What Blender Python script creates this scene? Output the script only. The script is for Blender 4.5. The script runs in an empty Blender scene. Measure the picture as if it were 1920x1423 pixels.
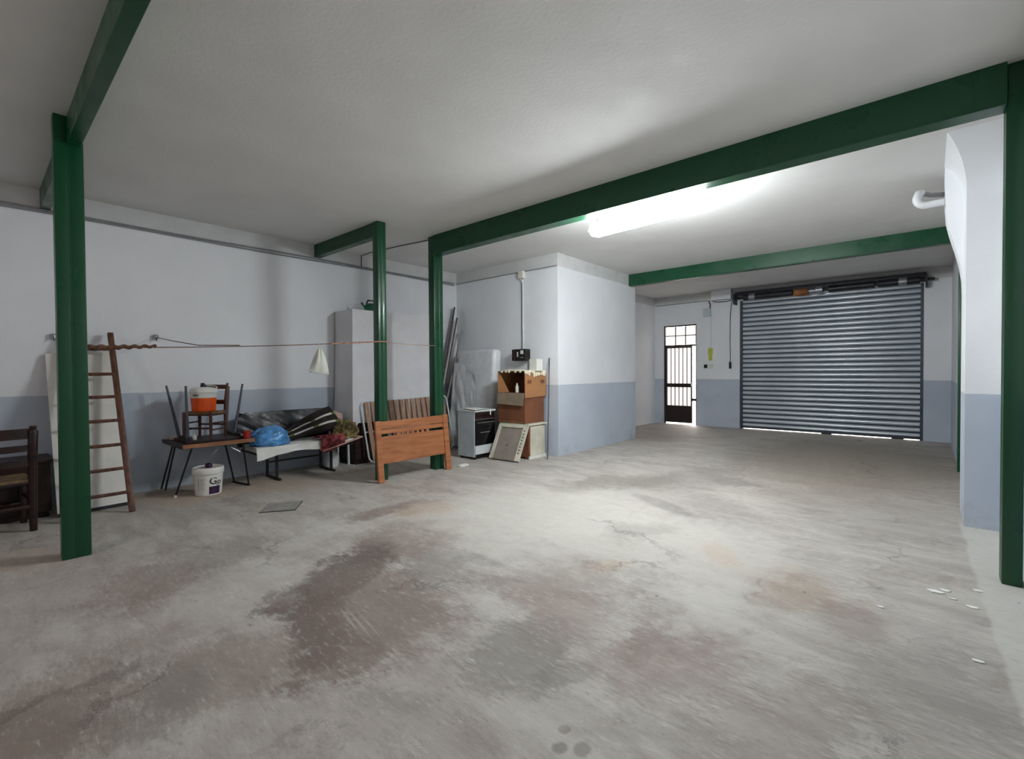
import bpy, math, random
from mathutils import Vector, Matrix, noise
random.seed(7)
scene = bpy.context.scene
COL = scene.collection
R = math.radians

# ---------------------------------------------------------------- camera, world, exposure
cam_d = bpy.data.cameras.new('camera'); cam = bpy.data.objects.new('camera', cam_d); COL.objects.link(cam)
scene.camera = cam
cam_d.sensor_fit = 'HORIZONTAL'; cam_d.sensor_width = 36.0; cam_d.lens = 889.6 / 1920 * 36.0
cam_d.clip_start = 0.02
YAW, PITCH, ROLL = 0.7208, 0.01657, -0.00665
fw0 = Vector((-math.sin(YAW), math.cos(YAW), 0)); rt0 = Vector((math.cos(YAW), math.sin(YAW), 0)); up0 = Vector((0, 0, 1))
fw = math.cos(PITCH) * fw0 - math.sin(PITCH) * up0; u_ = math.cos(PITCH) * up0 + math.sin(PITCH) * fw0
rt = math.cos(ROLL) * rt0 + math.sin(ROLL) * u_; u2 = math.cos(ROLL) * u_ - math.sin(ROLL) * rt0
Mc = Matrix((rt, u2, -fw)).transposed().to_4x4(); Mc.translation = (0, 0, 1.45)
cam.matrix_world = Mc

world = bpy.data.worlds.new('overcast_sky'); scene.world = world; world.use_nodes = True
bg = world.node_tree.nodes['Background']; bg.inputs[0].default_value = (1.0, 0.93, 0.88, 1); bg.inputs[1].default_value = 4.5

vs = scene.view_settings
vs.view_transform = 'Standard'; vs.look = 'None'; vs.gamma = 1.0; vs.use_curve_mapping = False; vs.exposure = 2.03
LAMP_STRENGTH = 38.0          # emission of the fluorescent diffuser in view
FILL_LAMP_STRENGTH = 8.0         # added fill lamp, unseen behind the camera, brightens the foreground

# ---------------------------------------------------------------- mesh helpers
class MB:
    def __init__(s, T=None): s.v = []; s.f = []; s.T = T
    def add(s, vs_, fs):
        o = len(s.v)
        for p in vs_:
            p = Vector(p)
            s.v.append(s.T @ p if s.T else p)
        s.f += [tuple(i + o for i in f) for f in fs]
        return s
    def box(s, a, b):
        (x0, y0, z0), (x1, y1, z1) = a, b
        return s.add([(x0,y0,z0),(x1,y0,z0),(x1,y1,z0),(x0,y1,z0),(x0,y0,z1),(x1,y0,z1),(x1,y1,z1),(x0,y1,z1)],
                     [(0,3,2,1),(4,5,6,7),(0,1,5,4),(1,2,6,5),(2,3,7,6),(3,0,4,7)])
    def obox(s, c, size, M):
        w, d, h = [q / 2 for q in size]; c = Vector(c)
        pts = [c + M @ Vector(p) for p in [(-w,-d,-h),(w,-d,-h),(w,d,-h),(-w,d,-h),(-w,-d,h),(w,-d,h),(w,d,h),(-w,d,h)]]
        return s.add(pts, [(0,3,2,1),(4,5,6,7),(0,1,5,4),(1,2,6,5),(2,3,7,6),(3,0,4,7)])
    def bar(s, p, q, w, h, up=(0, 0, 1)):
        p, q = Vector(p), Vector(q); d = q - p; L = d.length; d.normalize()
        side = d.cross(Vector(up))
        if side.length < 1e-4: side = d.cross(Vector((0, 1, 0)))
        side.normalize(); u = side.cross(d)
        M = Matrix((side, d, u)).transposed()
        return s.obox((p + q) / 2, (w, L, h), M)
    def tube(s, pts, r, n=8, closed=False):
        pts = [Vector(p) for p in pts]; m = len(pts)
        rs = r if isinstance(r, (list, tuple)) else [r] * m
        vs_, fs = [], []; prev = None
        for i, p in enumerate(pts):
            if closed: t = pts[(i + 1) % m] - pts[i - 1]
            else: t = pts[min(i + 1, m - 1)] - pts[max(i - 1, 0)]
            t.normalize()
            if prev is None:
                a = Vector((0, 0, 1)) if abs(t.z) < .9 else Vector((1, 0, 0))
                nrm = a - t * a.dot(t)
            else: nrm = prev - t * prev.dot(t)
            nrm.normalize(); prev = nrm; b = t.cross(nrm)
            for k in range(n):
                an = 2 * math.pi * k / n
                vs_.append(p + (nrm * math.cos(an) + b * math.sin(an)) * rs[i])
        for i in range(m if closed else m - 1):
            j = (i + 1) % m
            for k in range(n):
                l = (k + 1) % n
                fs.append((i*n+k, i*n+l, j*n+l, j*n+k))
        if not closed:
            fs.append(tuple(range(n - 1, -1, -1))); fs.append(tuple((m-1)*n + k for k in range(n)))
        return s.add(vs_, fs)
    def lathe(s, prof, n=24, c=(0, 0, 0)):
        vs_, fs = [], []; m = len(prof)
        for r, z in prof:
            for k in range(n):
                a = 2 * math.pi * k / n
                vs_.append((c[0] + r * math.cos(a), c[1] + r * math.sin(a), c[2] + z))
        for i in range(m - 1):
            for k in range(n):
                l = (k + 1) % n
                fs.append((i*n+k, i*n+l, (i+1)*n+l, (i+1)*n+k))
        fs.append(tuple(range(n - 1, -1, -1))); fs.append(tuple((m-1)*n + k for k in range(n)))
        return s.add(vs_, fs)
    def prism(s, poly, a, b, axis='y'):
        # poly: list of 2d points; extruded from a to b along axis (poly in the two other axes, in xyz order)
        n = len(poly); vs_ = []
        for t in (a, b):
            for (p, q) in poly:
                vs_.append({'x': (t, p, q), 'y': (p, t, q), 'z': (p, q, t)}[axis])
        fs = [(i, (i+1) % n, n + (i+1) % n, n + i) for i in range(n)] + [tuple(range(n-1, -1, -1)), tuple(range(n, 2*n))]
        return s.add(vs_, fs)
    def sheet(s, f, nu, nv, th=.004):
        # f(u,v) -> point, a thin two-sided cloth with thickness th
        P = [[Vector(f(i / nu, j / nv)) for j in range(nv + 1)] for i in range(nu + 1)]
        N = [[None] * (nv + 1) for _ in range(nu + 1)]
        for i in range(nu + 1):
            for j in range(nv + 1):
                a = P[min(i+1, nu)][j] - P[max(i-1, 0)][j]; b = P[i][min(j+1, nv)] - P[i][max(j-1, 0)]
                nn = a.cross(b); N[i][j] = nn.normalized() if nn.length > 1e-9 else Vector((0, 0, 1))
        vs_ = [P[i][j] + N[i][j] * th / 2 for i in range(nu+1) for j in range(nv+1)] + [P[i][j] - N[i][j] * th / 2 for i in range(nu+1) for j in range(nv+1)]
        o = (nu+1) * (nv+1); fs = []
        ix = lambda i, j: i * (nv+1) + j
        for i in range(nu):
            for j in range(nv):
                fs.append((ix(i,j), ix(i+1,j), ix(i+1,j+1), ix(i,j+1)))
                fs.append((o+ix(i,j), o+ix(i,j+1), o+ix(i+1,j+1), o+ix(i+1,j)))
        for i in range(nu):
            fs.append((ix(i,0), o+ix(i,0), o+ix(i+1,0), ix(i+1,0))); fs.append((ix(i,nv), ix(i+1,nv), o+ix(i+1,nv), o+ix(i,nv)))
        for j in range(nv):
            fs.append((ix(0,j), ix(0,j+1), o+ix(0,j+1), o+ix(0,j))); fs.append((ix(nu,j), o+ix(nu,j), o+ix(nu,j+1), ix(nu,j+1)))
        return s.add(vs_, fs)
    def lump(s, c, size, amp=.15, freq=3.0, flat=-.55, e=.75, seed=0, nu=32, nv=18):
        # crumpled soft lump with a flat underside
        vs_, fs = [], []; off = Vector((seed * 7.3, seed * 3.1, seed))
        sg = lambda a: math.copysign(abs(a) ** e, a)
        for j in range(nv + 1):
            ph = -math.pi / 2 + math.pi * j / nv
            for i in range(nu):
                th = 2 * math.pi * i / nu
                p = Vector((sg(math.cos(ph)) * sg(math.cos(th)), sg(math.cos(ph)) * sg(math.sin(th)), sg(math.sin(ph))))
                k = 1 + amp * noise.fractal(p * freq + off, .8, 2.2, 4) + amp * .6 * (abs(noise.noise(p * freq * 2.1 + off)) - .3)
                p = p * k; p.z = max(p.z, flat)
                vs_.append((c[0] + p.x * size[0] / 2, c[1] + p.y * size[1] / 2, c[2] + (p.z - flat) * size[2] / (1 - flat)))
        for j in range(nv):
            for i in range(nu):
                l = (i + 1) % nu
                fs.append((j*nu+i, j*nu+l, (j+1)*nu+l, (j+1)*nu+i))
        return s.add(vs_, fs)
    def build(s, name, m, parent=None, loc=None, bevel=0, smooth=False, seg=2):
        me = bpy.data.meshes.new(name)
        base = world_loc(parent) if parent else (Vector(loc) if loc is not None else base_of(s.v))
        me.from_pydata([tuple(p - base) for p in s.v], [], s.f); me.update()
        ob = bpy.data.objects.new(name, me); COL.objects.link(ob)
        if parent: ob.parent = parent
        else: ob.location = base
        me.materials.append(m)
        import bmesh
        bm = bmesh.new(); bm.from_mesh(me); bmesh.ops.recalc_face_normals(bm, faces=bm.faces)
        if bevel: bmesh.ops.bevel(bm, geom=list(bm.edges), offset=bevel, segments=seg, affect='EDGES', profile=.5, clamp_overlap=True)
        bm.to_mesh(me); bm.free()
        if smooth:
            for p in me.polygons: p.use_smooth = True
            try: me.set_sharp_from_angle(angle=R(40))
            except Exception: pass
        return ob

def world_loc(o):
    v = Vector((0, 0, 0))
    while o is not None: v = v + o.location; o = o.parent
    return v
def base_of(vs_):
    n = len(vs_)
    return Vector((sum(p.x for p in vs_) / n, sum(p.y for p in vs_) / n, min(p.z for p in vs_)))
def tag(o, label=None, cat=None, group=None, kind=None):
    if label: o['label'] = label
    if cat: o['category'] = cat
    if group: o['group'] = group
    if kind: o['kind'] = kind
    return o
def thing(name, label, cat, loc=(0, 0, 0), group=None):
    o = bpy.data.objects.new(name, None); COL.objects.link(o); o.location = loc; o.empty_display_size = .1
    return tag(o, label, cat, group)
def struct(o): o['kind'] = 'structure'; return o
def TR(loc, rz=0, rx=0, ry=0):
    return Matrix.Translation(Vector(loc)) @ Matrix.Rotation(rz, 4, 'Z') @ Matrix.Rotation(ry, 4, 'Y') @ Matrix.Rotation(rx, 4, 'X')
def copy_at(ob, delta, parent=None):
    c = ob.copy(); COL.objects.link(c); c.location = ob.location + Vector(delta)
    if parent: c.parent = parent
    return c

# ---------------------------------------------------------------- materials
def srgb(r, g, b):
    f = lambda c: c / 12.92 if c <= .04045 else ((c + .055) / 1.055) ** 2.4
    return (f(r / 255), f(g / 255), f(b / 255), 1)
class NT:
    def __init__(s, name):
        s.m = bpy.data.materials.new(name); s.m.use_nodes = True; s.t = s.m.node_tree; s.n = s.t.nodes; s.n.clear()
        s.out = s.n.new('ShaderNodeOutputMaterial')
    def link(s, a, b): s.t.links.new(a, b)
    def node(s, ty, ins=None, **kw):
        nd = s.n.new(ty)
        for k, v in kw.items(): setattr(nd, k, v)
        for k, v in (ins or {}).items():
            if hasattr(v, 'is_output'): s.link(v, nd.inputs[k])
            else: nd.inputs[k].default_value = v
        return nd
    def math(s, op, a, b=0.0, c=None, clamp=False):
        nd = s.n.new('ShaderNodeMath'); nd.operation = op; nd.use_clamp = clamp
        for i, v in enumerate((a, b, c)):
            if v is None: continue
            if hasattr(v, 'is_output'): s.link(v, nd.inputs[i])
            else: nd.inputs[i].default_value = v
        return nd.outputs[0]
    def noise(s, vec, scale, detail=4, rough=.55, dist=0.0):
        nd = s.node('ShaderNodeTexNoise', {'Scale': scale, 'Detail': detail, 'Roughness': rough, 'Distortion': dist})
        if vec is not None: s.link(vec, nd.inputs['Vector'])
        return nd.outputs['Fac']
    def rng(s, v, a, b, c=0.0, d=1.0, smooth=True):
        nd = s.node('ShaderNodeMapRange', {'From Min': a, 'From Max': b, 'To Min': c, 'To Max': d})
        nd.interpolation_type = 'SMOOTHSTEP' if smooth else 'LINEAR'
        s.link(v, nd.inputs['Value']); return nd.outputs['Result']
    def mix(s, f, a, b, mode='MIX'):
        nd = s.n.new('ShaderNodeMix'); nd.data_type = 'RGBA'; nd.blend_type = mode
        for i, v in ((0, f), (6, a), (7, b)):
            if hasattr(v, 'is_output'): s.link(v, nd.inputs[i])
            else: nd.inputs[i].default_value = v
        return nd.outputs[2]
    def bsdf(s, col, rough=.6, metal=0.0, bump=None, bstr=.2, bdist=.01, spec=.4, **kw):
        p = s.n.new('ShaderNodeBsdfPrincipled')
        for k, v in (('Base Color', col), ('Roughness', rough), ('Metallic', metal), ('Specular IOR Level', spec)):
            if hasattr(v, 'is_output'): s.link(v, p.inputs[k])
            else: p.inputs[k].default_value = v
        for k, v in kw.items(): p.inputs[k.replace('_', ' ')].default_value = v
        if bump is not None:
            b = s.node('ShaderNodeBump', {'Strength': bstr, 'Distance': bdist, 'Height': bump}); s.link(b.outputs[0], p.inputs['Normal'])
        s.link(p.outputs[0], s.out.inputs[0]); s.p = p
        return s.m
def plain(name, col, rough=.6, metal=0.0, var=.12, scale=6.0, bstr=.15, bscale=60.0, bdist=.003, spec=.4, **kw):
    t = NT(name); pos = t.node('ShaderNodeTexCoord').outputs['Object']
    n = t.noise(pos, scale, 5)
    dark = tuple(c * (1 - var * 1.6) for c in col[:3]) + (1,); lite = tuple(min(1, c * (1 + var)) for c in col[:3]) + (1,)
    c = t.mix(t.rng(n, .3, .7), dark, lite)
    r = t.rng(t.noise(pos, scale * 2.3, 3), .3, .7, max(0, rough - .08), min(1, rough + .08))
    return t.bsdf(c, r, metal, t.noise(pos, bscale, 3), bstr, bdist, spec, **kw)
def wood(name, dark, lite, axis='x', scale=14.0, rough=.45):
    t = NT(name); pos = t.node('ShaderNodeTexCoord').outputs['Object']
    sc = {'x': (1, 12, 12), 'y': (12, 1, 12), 'z': (12, 12, 1)}[axis]
    mp = t.node('ShaderNodeMapping', {'Vector': pos, 'Scale': sc})
    n = t.noise(mp.outputs[0], scale / 6, 6, .6, .6)
    c = t.mix(t.rng(n, .3, .7), dark, lite)
    return t.bsdf(c, rough, 0, n, .12, .002)

# painted wall: white above, blue-grey dado below, shading under the ceiling painted as a greyer top band
def wall_material(name, dado=True, band=3.235, top=1.22):
    t = NT(name); pos = t.node('ShaderNodeNewGeometry').outputs['Position']
    z = t.node('ShaderNodeSeparateXYZ', {0: pos}).outputs[2]
    big = t.noise(pos, .7, 5, .6); mid = t.noise(pos, 4.0, 6, .6)
    white = t.mix(t.rng(big, .3, .75), srgb(228, 230, 234), srgb(238, 240, 244))
    white = t.mix(t.math('MULTIPLY', t.rng(mid, .62, .8), .25), white, srgb(196, 194, 190))
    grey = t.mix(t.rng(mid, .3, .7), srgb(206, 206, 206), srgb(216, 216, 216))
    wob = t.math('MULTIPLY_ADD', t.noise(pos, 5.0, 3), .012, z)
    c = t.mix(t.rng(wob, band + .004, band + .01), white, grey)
    if dado:
        blue = t.mix(t.rng(big, .3, .7), srgb(181, 190, 203), srgb(195, 203, 215))
        blue = t.mix(t.math('MULTIPLY', t.rng(mid, .6, .8), .35), blue, srgb(150, 158, 170))
        c = t.mix(t.rng(wob, top + .003, top + .009), blue, c)
        # damp staining and flaking close to the floor
        low = t.math('MULTIPLY', t.rng(z, .45, .02), t.rng(t.noise(pos, 2.2, 6, .7), .5, .72))
        c = t.mix(t.math('MULTIPLY', low, .55), c, srgb(150, 146, 142))
    h = t.math('ADD', t.noise(pos, 3.0, 4), t.math('MULTIPLY', t.noise(pos, 45.0, 4), .25))
    return t.bsdf(c, .62, 0, h, .22, .02, .35)

def floor_material(blobs):
    t = NT('worn_concrete'); pos = t.node('ShaderNodeNewGeometry').outputs['Position']
    nz = t.node('ShaderNodeTexNoise', {'Vector': pos, 'Scale': 1.6, 'Detail': 7.0, 'Roughness': .68})
    off = t.node('ShaderNodeVectorMath', {0: nz.outputs['Color'], 1: (.5, .5, .5)}, operation='SUBTRACT').outputs[0]
    wp = t.node('ShaderNodeVectorMath', {0: off, 1: (1.1, 1.1, 0), 2: pos}, operation='MULTIPLY_ADD').outputs[0]
    nz2 = t.node('ShaderNodeTexNoise', {'Vector': pos, 'Scale': 9.0, 'Detail': 6.0, 'Roughness': .7})
    fine = nz2.outputs['Fac']
    st = t.node('ShaderNodeMapping', {'Vector': pos, 'Rotation': (0, 0, R(28)), 'Scale': (.9, 3.2, 1)}).outputs[0]
    streak = t.noise(st, 1.7, 7, .68, .4)
    big = t.noise(pos, .55, 5, .6)
    c = t.mix(t.rng(streak, .3, .72), srgb(162, 155, 148), srgb(192, 188, 180))
    c = t.mix(t.math('MULTIPLY', t.rng(big, .42, .68), .4), c, srgb(176, 166, 160))
    c = t.mix(t.math('MULTIPLY', t.rng(fine, .56, .76), .42), c, srgb(142, 137, 132))
    c = t.mix(t.math('MULTIPLY', t.rng(t.noise(pos, 22.0, 5, .7), .6, .78), .45), c, srgb(214, 213, 208))
    cols = {'p': srgb(152, 134, 118), 'q': srgb(144, 127, 119), 'b': srgb(128, 112, 104), 'd': srgb(100, 89, 83), 'g': srgb(126, 121, 115), 'o': srgb(134, 128, 118), 'l': srgb(195, 191, 183), 't': srgb(186, 164, 143)}
    gr = t.noise(st, 14.0, 6, .75)
    c = t.mix(t.math('MULTIPLY', t.rng(t.noise(wp, .9, 6, .72), .54, .62), .38), c, srgb(136, 122, 114))
    c = t.mix(t.math('MULTIPLY', t.rng(t.noise(wp, 3.1, 6, .78), .58, .66), .4), c, srgb(206, 204, 198))
    c = t.mix(t.math('MULTIPLY', t.rng(t.noise(wp, 4.7, 6, .78), .60, .67), .38), c, srgb(122, 116, 110))
    rag = t.math('ADD', t.math('MULTIPLY', t.math('SUBTRACT', fine, .5), .8), t.math('MULTIPLY', t.math('SUBTRACT', gr, .5), .9))
    wet = None
    for i, (cx, cy, a, b, c_, d, k, s_, so) in enumerate(blobs):
        q = t.node('ShaderNodeVectorMath', {0: pos if max(abs(a), abs(b), abs(c_), abs(d)) > 5.5 else wp, 1: (cx, cy, 0)}, operation='SUBTRACT').outputs[0]
        e1 = t.node('ShaderNodeVectorMath', {0: q, 1: (a, b, 0)}, operation='DOT_PRODUCT').outputs['Value']
        e2 = t.node('ShaderNodeVectorMath', {0: q, 1: (c_, d, 0)}, operation='DOT_PRODUCT').outputs['Value']
        r2 = t.math('SQRT', t.math('MULTIPLY_ADD', e1, e1, t.math('MULTIPLY', e2, e2)))
        r2 = t.math('MULTIPLY_ADD', rag, .7 if max(abs(a), abs(b), abs(c_), abs(d)) > 5.5 else 1.5, r2)
        msk = t.math('MULTIPLY', t.rng(r2, 1 + so * .5, 1 - so * .55), s_ * (.9 if k in 'lt' else 1.0))
        c = t.mix(msk, c, cols[k])
        if k == 'd': wet = msk if wet is None else t.math('MAXIMUM', wet, msk)
    # the paler strip of newer concrete along the right wall
    x = t.node('ShaderNodeSeparateXYZ', {0: pos}).outputs[0]
    yy = t.node('ShaderNodeSeparateXYZ', {0: pos}).outputs[1]
    edge = t.math('MULTIPLY_ADD', t.math('SUBTRACT', nz.outputs['Fac'], .5), .12, t.math('MULTIPLY_ADD', yy, .022, x))
    strip = t.math('MULTIPLY', t.rng(edge, .345, .375), t.rng(yy, 6.3, 5.9))
    c = t.mix(t.math('MULTIPLY', strip, .8), c, srgb(198, 196, 189))
    # hairline cracks
    vo = t.node('ShaderNodeTexVoronoi', {'Vector': wp, 'Scale': .42}, feature='DISTANCE_TO_EDGE').outputs['Distance']
    crack = t.math('MULTIPLY', t.rng(vo, .012, .003), t.rng(t.noise(pos, .8, 3), .52, .6))
    c = t.mix(t.math('MULTIPLY', crack, .35), c, srgb(92, 86, 80))
    spots = t.rng(t.node('ShaderNodeTexVoronoi', {'Vector': pos, 'Scale': 2.6}).outputs['Distance'], .035, .02)
    c = t.mix(t.math('MULTIPLY', spots, .6), c, srgb(84, 76, 70))
    c = t.mix(t.math('MULTIPLY', t.rng(gr, .54, .72), .4), c, srgb(220, 218, 212))
    c = t.mix(t.math('MULTIPLY', t.rng(gr, .46, .3), .42), c, srgb(116, 110, 105))
    h = t.math('ADD', t.math('MULTIPLY', streak, .6), t.math('ADD', t.math('MULTIPLY', fine, .5), t.math('MULTIPLY', crack, -1.0)))
    rough = t.rng(fine, .3, .7, .55, .8)
    if wet is not None: rough = t.math('MULTIPLY_ADD', wet, -.12, rough)
    return t.bsdf(c, rough, 0, h, .35, .02, .35)

M = {}
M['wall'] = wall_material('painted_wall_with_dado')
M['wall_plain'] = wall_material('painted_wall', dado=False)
M['ceiling'] = plain('ceiling_paint', srgb(224, 223, 221), .8, var=.03, scale=1.2, bstr=.12, bscale=30, bdist=.01)
M['green'] = plain('green_gloss_paint', srgb(13, 72, 43), .34, var=.03, scale=1.5, bstr=.04, bscale=25, bdist=.006, spec=.5)
M['white_metal'] = plain('white_enamel', srgb(214, 217, 220), .4, var=.05)
M['pale_enamel'] = plain('pale_stove_enamel', srgb(196, 206, 214), .38, var=.05)
M['black_metal'] = plain('black_metal', srgb(28, 28, 30), .45, var=.2)
M['black_glass'] = plain('black_oven_glass', srgb(14, 14, 16), .12, var=.1, bstr=0)
M['dark_rod'] = plain('dark_grey_metal', srgb(86, 88, 96), .4, metal=.3)
M['grey_metal'] = plain('grey_metal', srgb(150, 154, 158), .38, metal=.7)
t = NT('galvanised_slat'); pos = t.node('ShaderNodeNewGeometry').outputs['Position']; n_ = t.noise(pos, 1.6, 5)
M['shutter'] = t.bsdf(t.mix(t.rng(n_, .3, .7), srgb(196, 206, 214), srgb(216, 222, 228)), .27, .5)
M['joint'] = plain('dark_slat_joint', srgb(52, 62, 72), .5, metal=.3, var=.1)  # joint strip of each slat, darker blue-grey than the bulge
M['rail'] = plain('shutter_rail', srgb(70, 76, 86), .45, metal=.6)
M['drum'] = plain('greasy_dark_drum', srgb(34, 34, 40), .4, var=.2)
M['rust'] = plain('rusty_motor', srgb(146, 92, 48), .55, var=.3)
M['door_steel'] = plain('dark_brown_door_paint', srgb(40, 28, 26), .45, var=.15)
M['old_wood'] = wood('old_reddish_wood', srgb(58, 34, 28), srgb(98, 62, 48), 'z')
M['ladder_wood'] = wood('weathered_ladder_wood', srgb(70, 44, 36), srgb(116, 78, 60), 'z')
M['dark_wood'] = wood('dark_stained_wood', srgb(26, 14, 13), srgb(50, 28, 25), 'y')
M['plank'] = wood('dark_plank', srgb(44, 34, 31), srgb(84, 68, 60), 'z')
M['plank_grey'] = wood('grey_plank', srgb(110, 104, 98), srgb(152, 146, 140), 'z')
M['table_edge'] = wood('worn_orange_wood', srgb(112, 70, 46), srgb(168, 116, 80), 'y')
M['headboard'] = wood('varnished_beech', srgb(150, 92, 58), srgb(182, 118, 76), 'y', 10)
M['slat_wood'] = wood('bed_slat_wood', srgb(150, 116, 96), srgb(186, 152, 130), 'z')
M['rush'] = plain('woven_rush', srgb(122, 98, 70), .8, var=.25, scale=20, bstr=.5, bscale=90, bdist=.01)
M['card'] = plain('brown_cardboard', srgb(168, 118, 78), .8, var=.08, scale=3)
M['card_dark'] = plain('dark_brown_cardboard', srgb(122, 76, 52), .8, var=.12, scale=3)
M['card_grey'] = plain('taped_grey_cardboard', srgb(146, 130, 112), .55, var=.1, scale=4)
M['foam'] = plain('dried_expanding_foam', srgb(236, 226, 200), .8, var=.06, scale=20, bstr=.4)
M['cream'] = plain('cream_board', srgb(206, 202, 184), .7, var=.1, scale=4)
M['white_card'] = plain('white_packaging', srgb(226, 226, 218), .7, var=.04)
M['mesh_panel'] = plain('taupe_panel', srgb(142, 132, 124), .8, var=.06, scale=8)
M['black_plastic_box'] = plain('black_bakelite', srgb(24, 22, 22), .3)
M['ivory'] = plain('ivory_plastic', srgb(222, 220, 208), .4, var=.03)
M['yellow'] = plain('yellow_green_tag', srgb(196, 204, 76), .6, var=.1)
M['sheet'] = plain('white_dust_sheet', srgb(222, 222, 226), .75, var=.04, scale=3, bstr=.25, bscale=7, bdist=.02)
M['film'] = plain('milky_plastic_film', srgb(222, 224, 228), .3, var=.05, scale=5, bstr=.5, bscale=9, bdist=.02)
M['white_cloth'] = plain('off_white_cloth', srgb(222, 222, 218), .8, var=.04, scale=6, bstr=.3, bscale=14, bdist=.01)
M['bag_cloth'] = plain('cotton_bag', srgb(206, 208, 198), .8, var=.05, scale=8, bstr=.3, bscale=14, bdist=.01)
M['blue_bag'] = plain('blue_plastic_bag', srgb(84, 152, 214), .28, var=.3, scale=9, bstr=.6, bscale=16, bdist=.02, spec=.6)
M['black_film'] = plain('black_plastic_wrap', srgb(15, 15, 23), .36, var=.2, scale=4, bstr=.35, bscale=5, bdist=.02, spec=.3)
M['red_cloth'] = plain('red_patterned_cloth', srgb(142, 62, 66), .85, var=.5, scale=16, bstr=.4, bscale=22, bdist=.01)
M['maroon'] = plain('maroon_cloth', srgb(78, 28, 30), .85, var=.3, scale=8, bstr=.4, bscale=14, bdist=.01)
M['olive'] = plain('olive_patterned_blanket', srgb(126, 114, 70), .85, var=.55, scale=8, bstr=.5, bscale=12, bdist=.02)
M['pink_card'] = plain('pale_pink_board', srgb(206, 170, 156), .7, var=.06)
M['orange'] = plain('orange_plastic', srgb(232, 88, 26), .38, var=.08, scale=5)
M['white_plastic'] = plain('white_plastic', srgb(226, 224, 218), .4, var=.03)
M['black'] = plain('black_plastic', srgb(20, 18, 20), .4)
M['purple'] = plain('dark_purple_print', srgb(52, 20, 62), .5, var=.25, scale=12)
M['ink'] = plain('dark_ink', srgb(54, 54, 62), .5, var=.05)
M['pale_ink'] = plain('grey_print', srgb(168, 168, 170), .6, var=.1, scale=40)
M['red'] = plain('red_plastic', srgb(164, 34, 30), .4, var=.1)
M['green_plastic'] = plain('green_plastic_can', srgb(20, 92, 66), .4, var=.1)
M['rope'] = plain('brown_hemp_rope', srgb(112, 78, 60), .85, var=.3, scale=30, bstr=.5, bscale=120, bdist=.004)
M['pink_rope'] = plain('pale_orange_twine', srgb(188, 142, 120), .85, var=.2, scale=30)
M['conduit'] = plain('grey_conduit', srgb(140, 140, 142), .55, var=.08)
M['white_conduit'] = plain('white_conduit', srgb(206, 210, 214), .45, var=.05)
M['cable'] = plain('dark_cable', srgb(60, 58, 58), .6)
M['pvc'] = plain('white_pvc', srgb(216, 216, 220), .35, var=.03)
M['drain'] = plain('cast_drain_cover', srgb(146, 143, 138), .7, var=.12, scale=14, bstr=.4)
M['paper'] = plain('white_paper_scrap', srgb(236, 236, 230), .8, var=.03)
M['street'] = plain('street_paving', srgb(196, 190, 182), .8, var=.06)

def emit(name, col, s):
    t = NT(name); e = t.node('ShaderNodeEmission', {'Color': col, 'Strength': s}); t.link(e.outputs[0], t.out.inputs[0]); return t.m
M['tube1'] = emit('lit_fluorescent_diffuser', (.93, .98, 1.0, 1), LAMP_STRENGTH)
M['fill_tube'] = emit('warm_fill_diffuser', (1.0, .90, .84, 1), FILL_LAMP_STRENGTH)
def frosted(name):
    t = NT(name)
    a = t.node('ShaderNodeBsdfTransparent', {'Color': (.2, .2, .21, 1)}); b = t.node('ShaderNodeBsdfTranslucent', {'Color': (.45, .45, .44, 1)})
    m = t.node('ShaderNodeMixShader', {0: .5}); t.link(a.outputs[0], m.inputs[1]); t.link(b.outputs[0], m.inputs[2]); t.link(m.outputs[0], t.out.inputs[0])
    return t.m
M['pane'] = frosted('frosted_glass')
def striped():
    t = NT('striped_wool_cushion'); g = t.node('ShaderNodeTexCoord').outputs['Generated']
    sp = t.node('ShaderNodeSeparateXYZ', {0: g}); u = sp.outputs[0]
    v = t.math('ADD', t.math('DIVIDE', t.math('SUBTRACT', sp.outputs[1], .54), t.math('MULTIPLY_ADD', u, .68, .34)), .5)
    def band(c0, w):
        d = t.math('ABSOLUTE', t.math('SUBTRACT', v, c0)); return t.rng(d, w, w * .75)
    b = t.math('MAXIMUM', band(.30, .05), band(.62, .05))
    gp = t.math('ABSOLUTE', t.math('SUBTRACT', t.math('FRACT', t.math('MULTIPLY', u, 2.6)), .5))
    sc = t.mix(t.rng(gp, .12, .10), srgb(206, 204, 194), srgb(104, 116, 74))
    base = t.mix(t.rng(t.noise(g, 14, 4), .35, .65), srgb(30, 24, 24), srgb(46, 38, 36))
    return t.bsdf(t.mix(b, base, sc), .9, 0, t.noise(g, 60, 3), .4, .01)
M['striped'] = striped()

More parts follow.
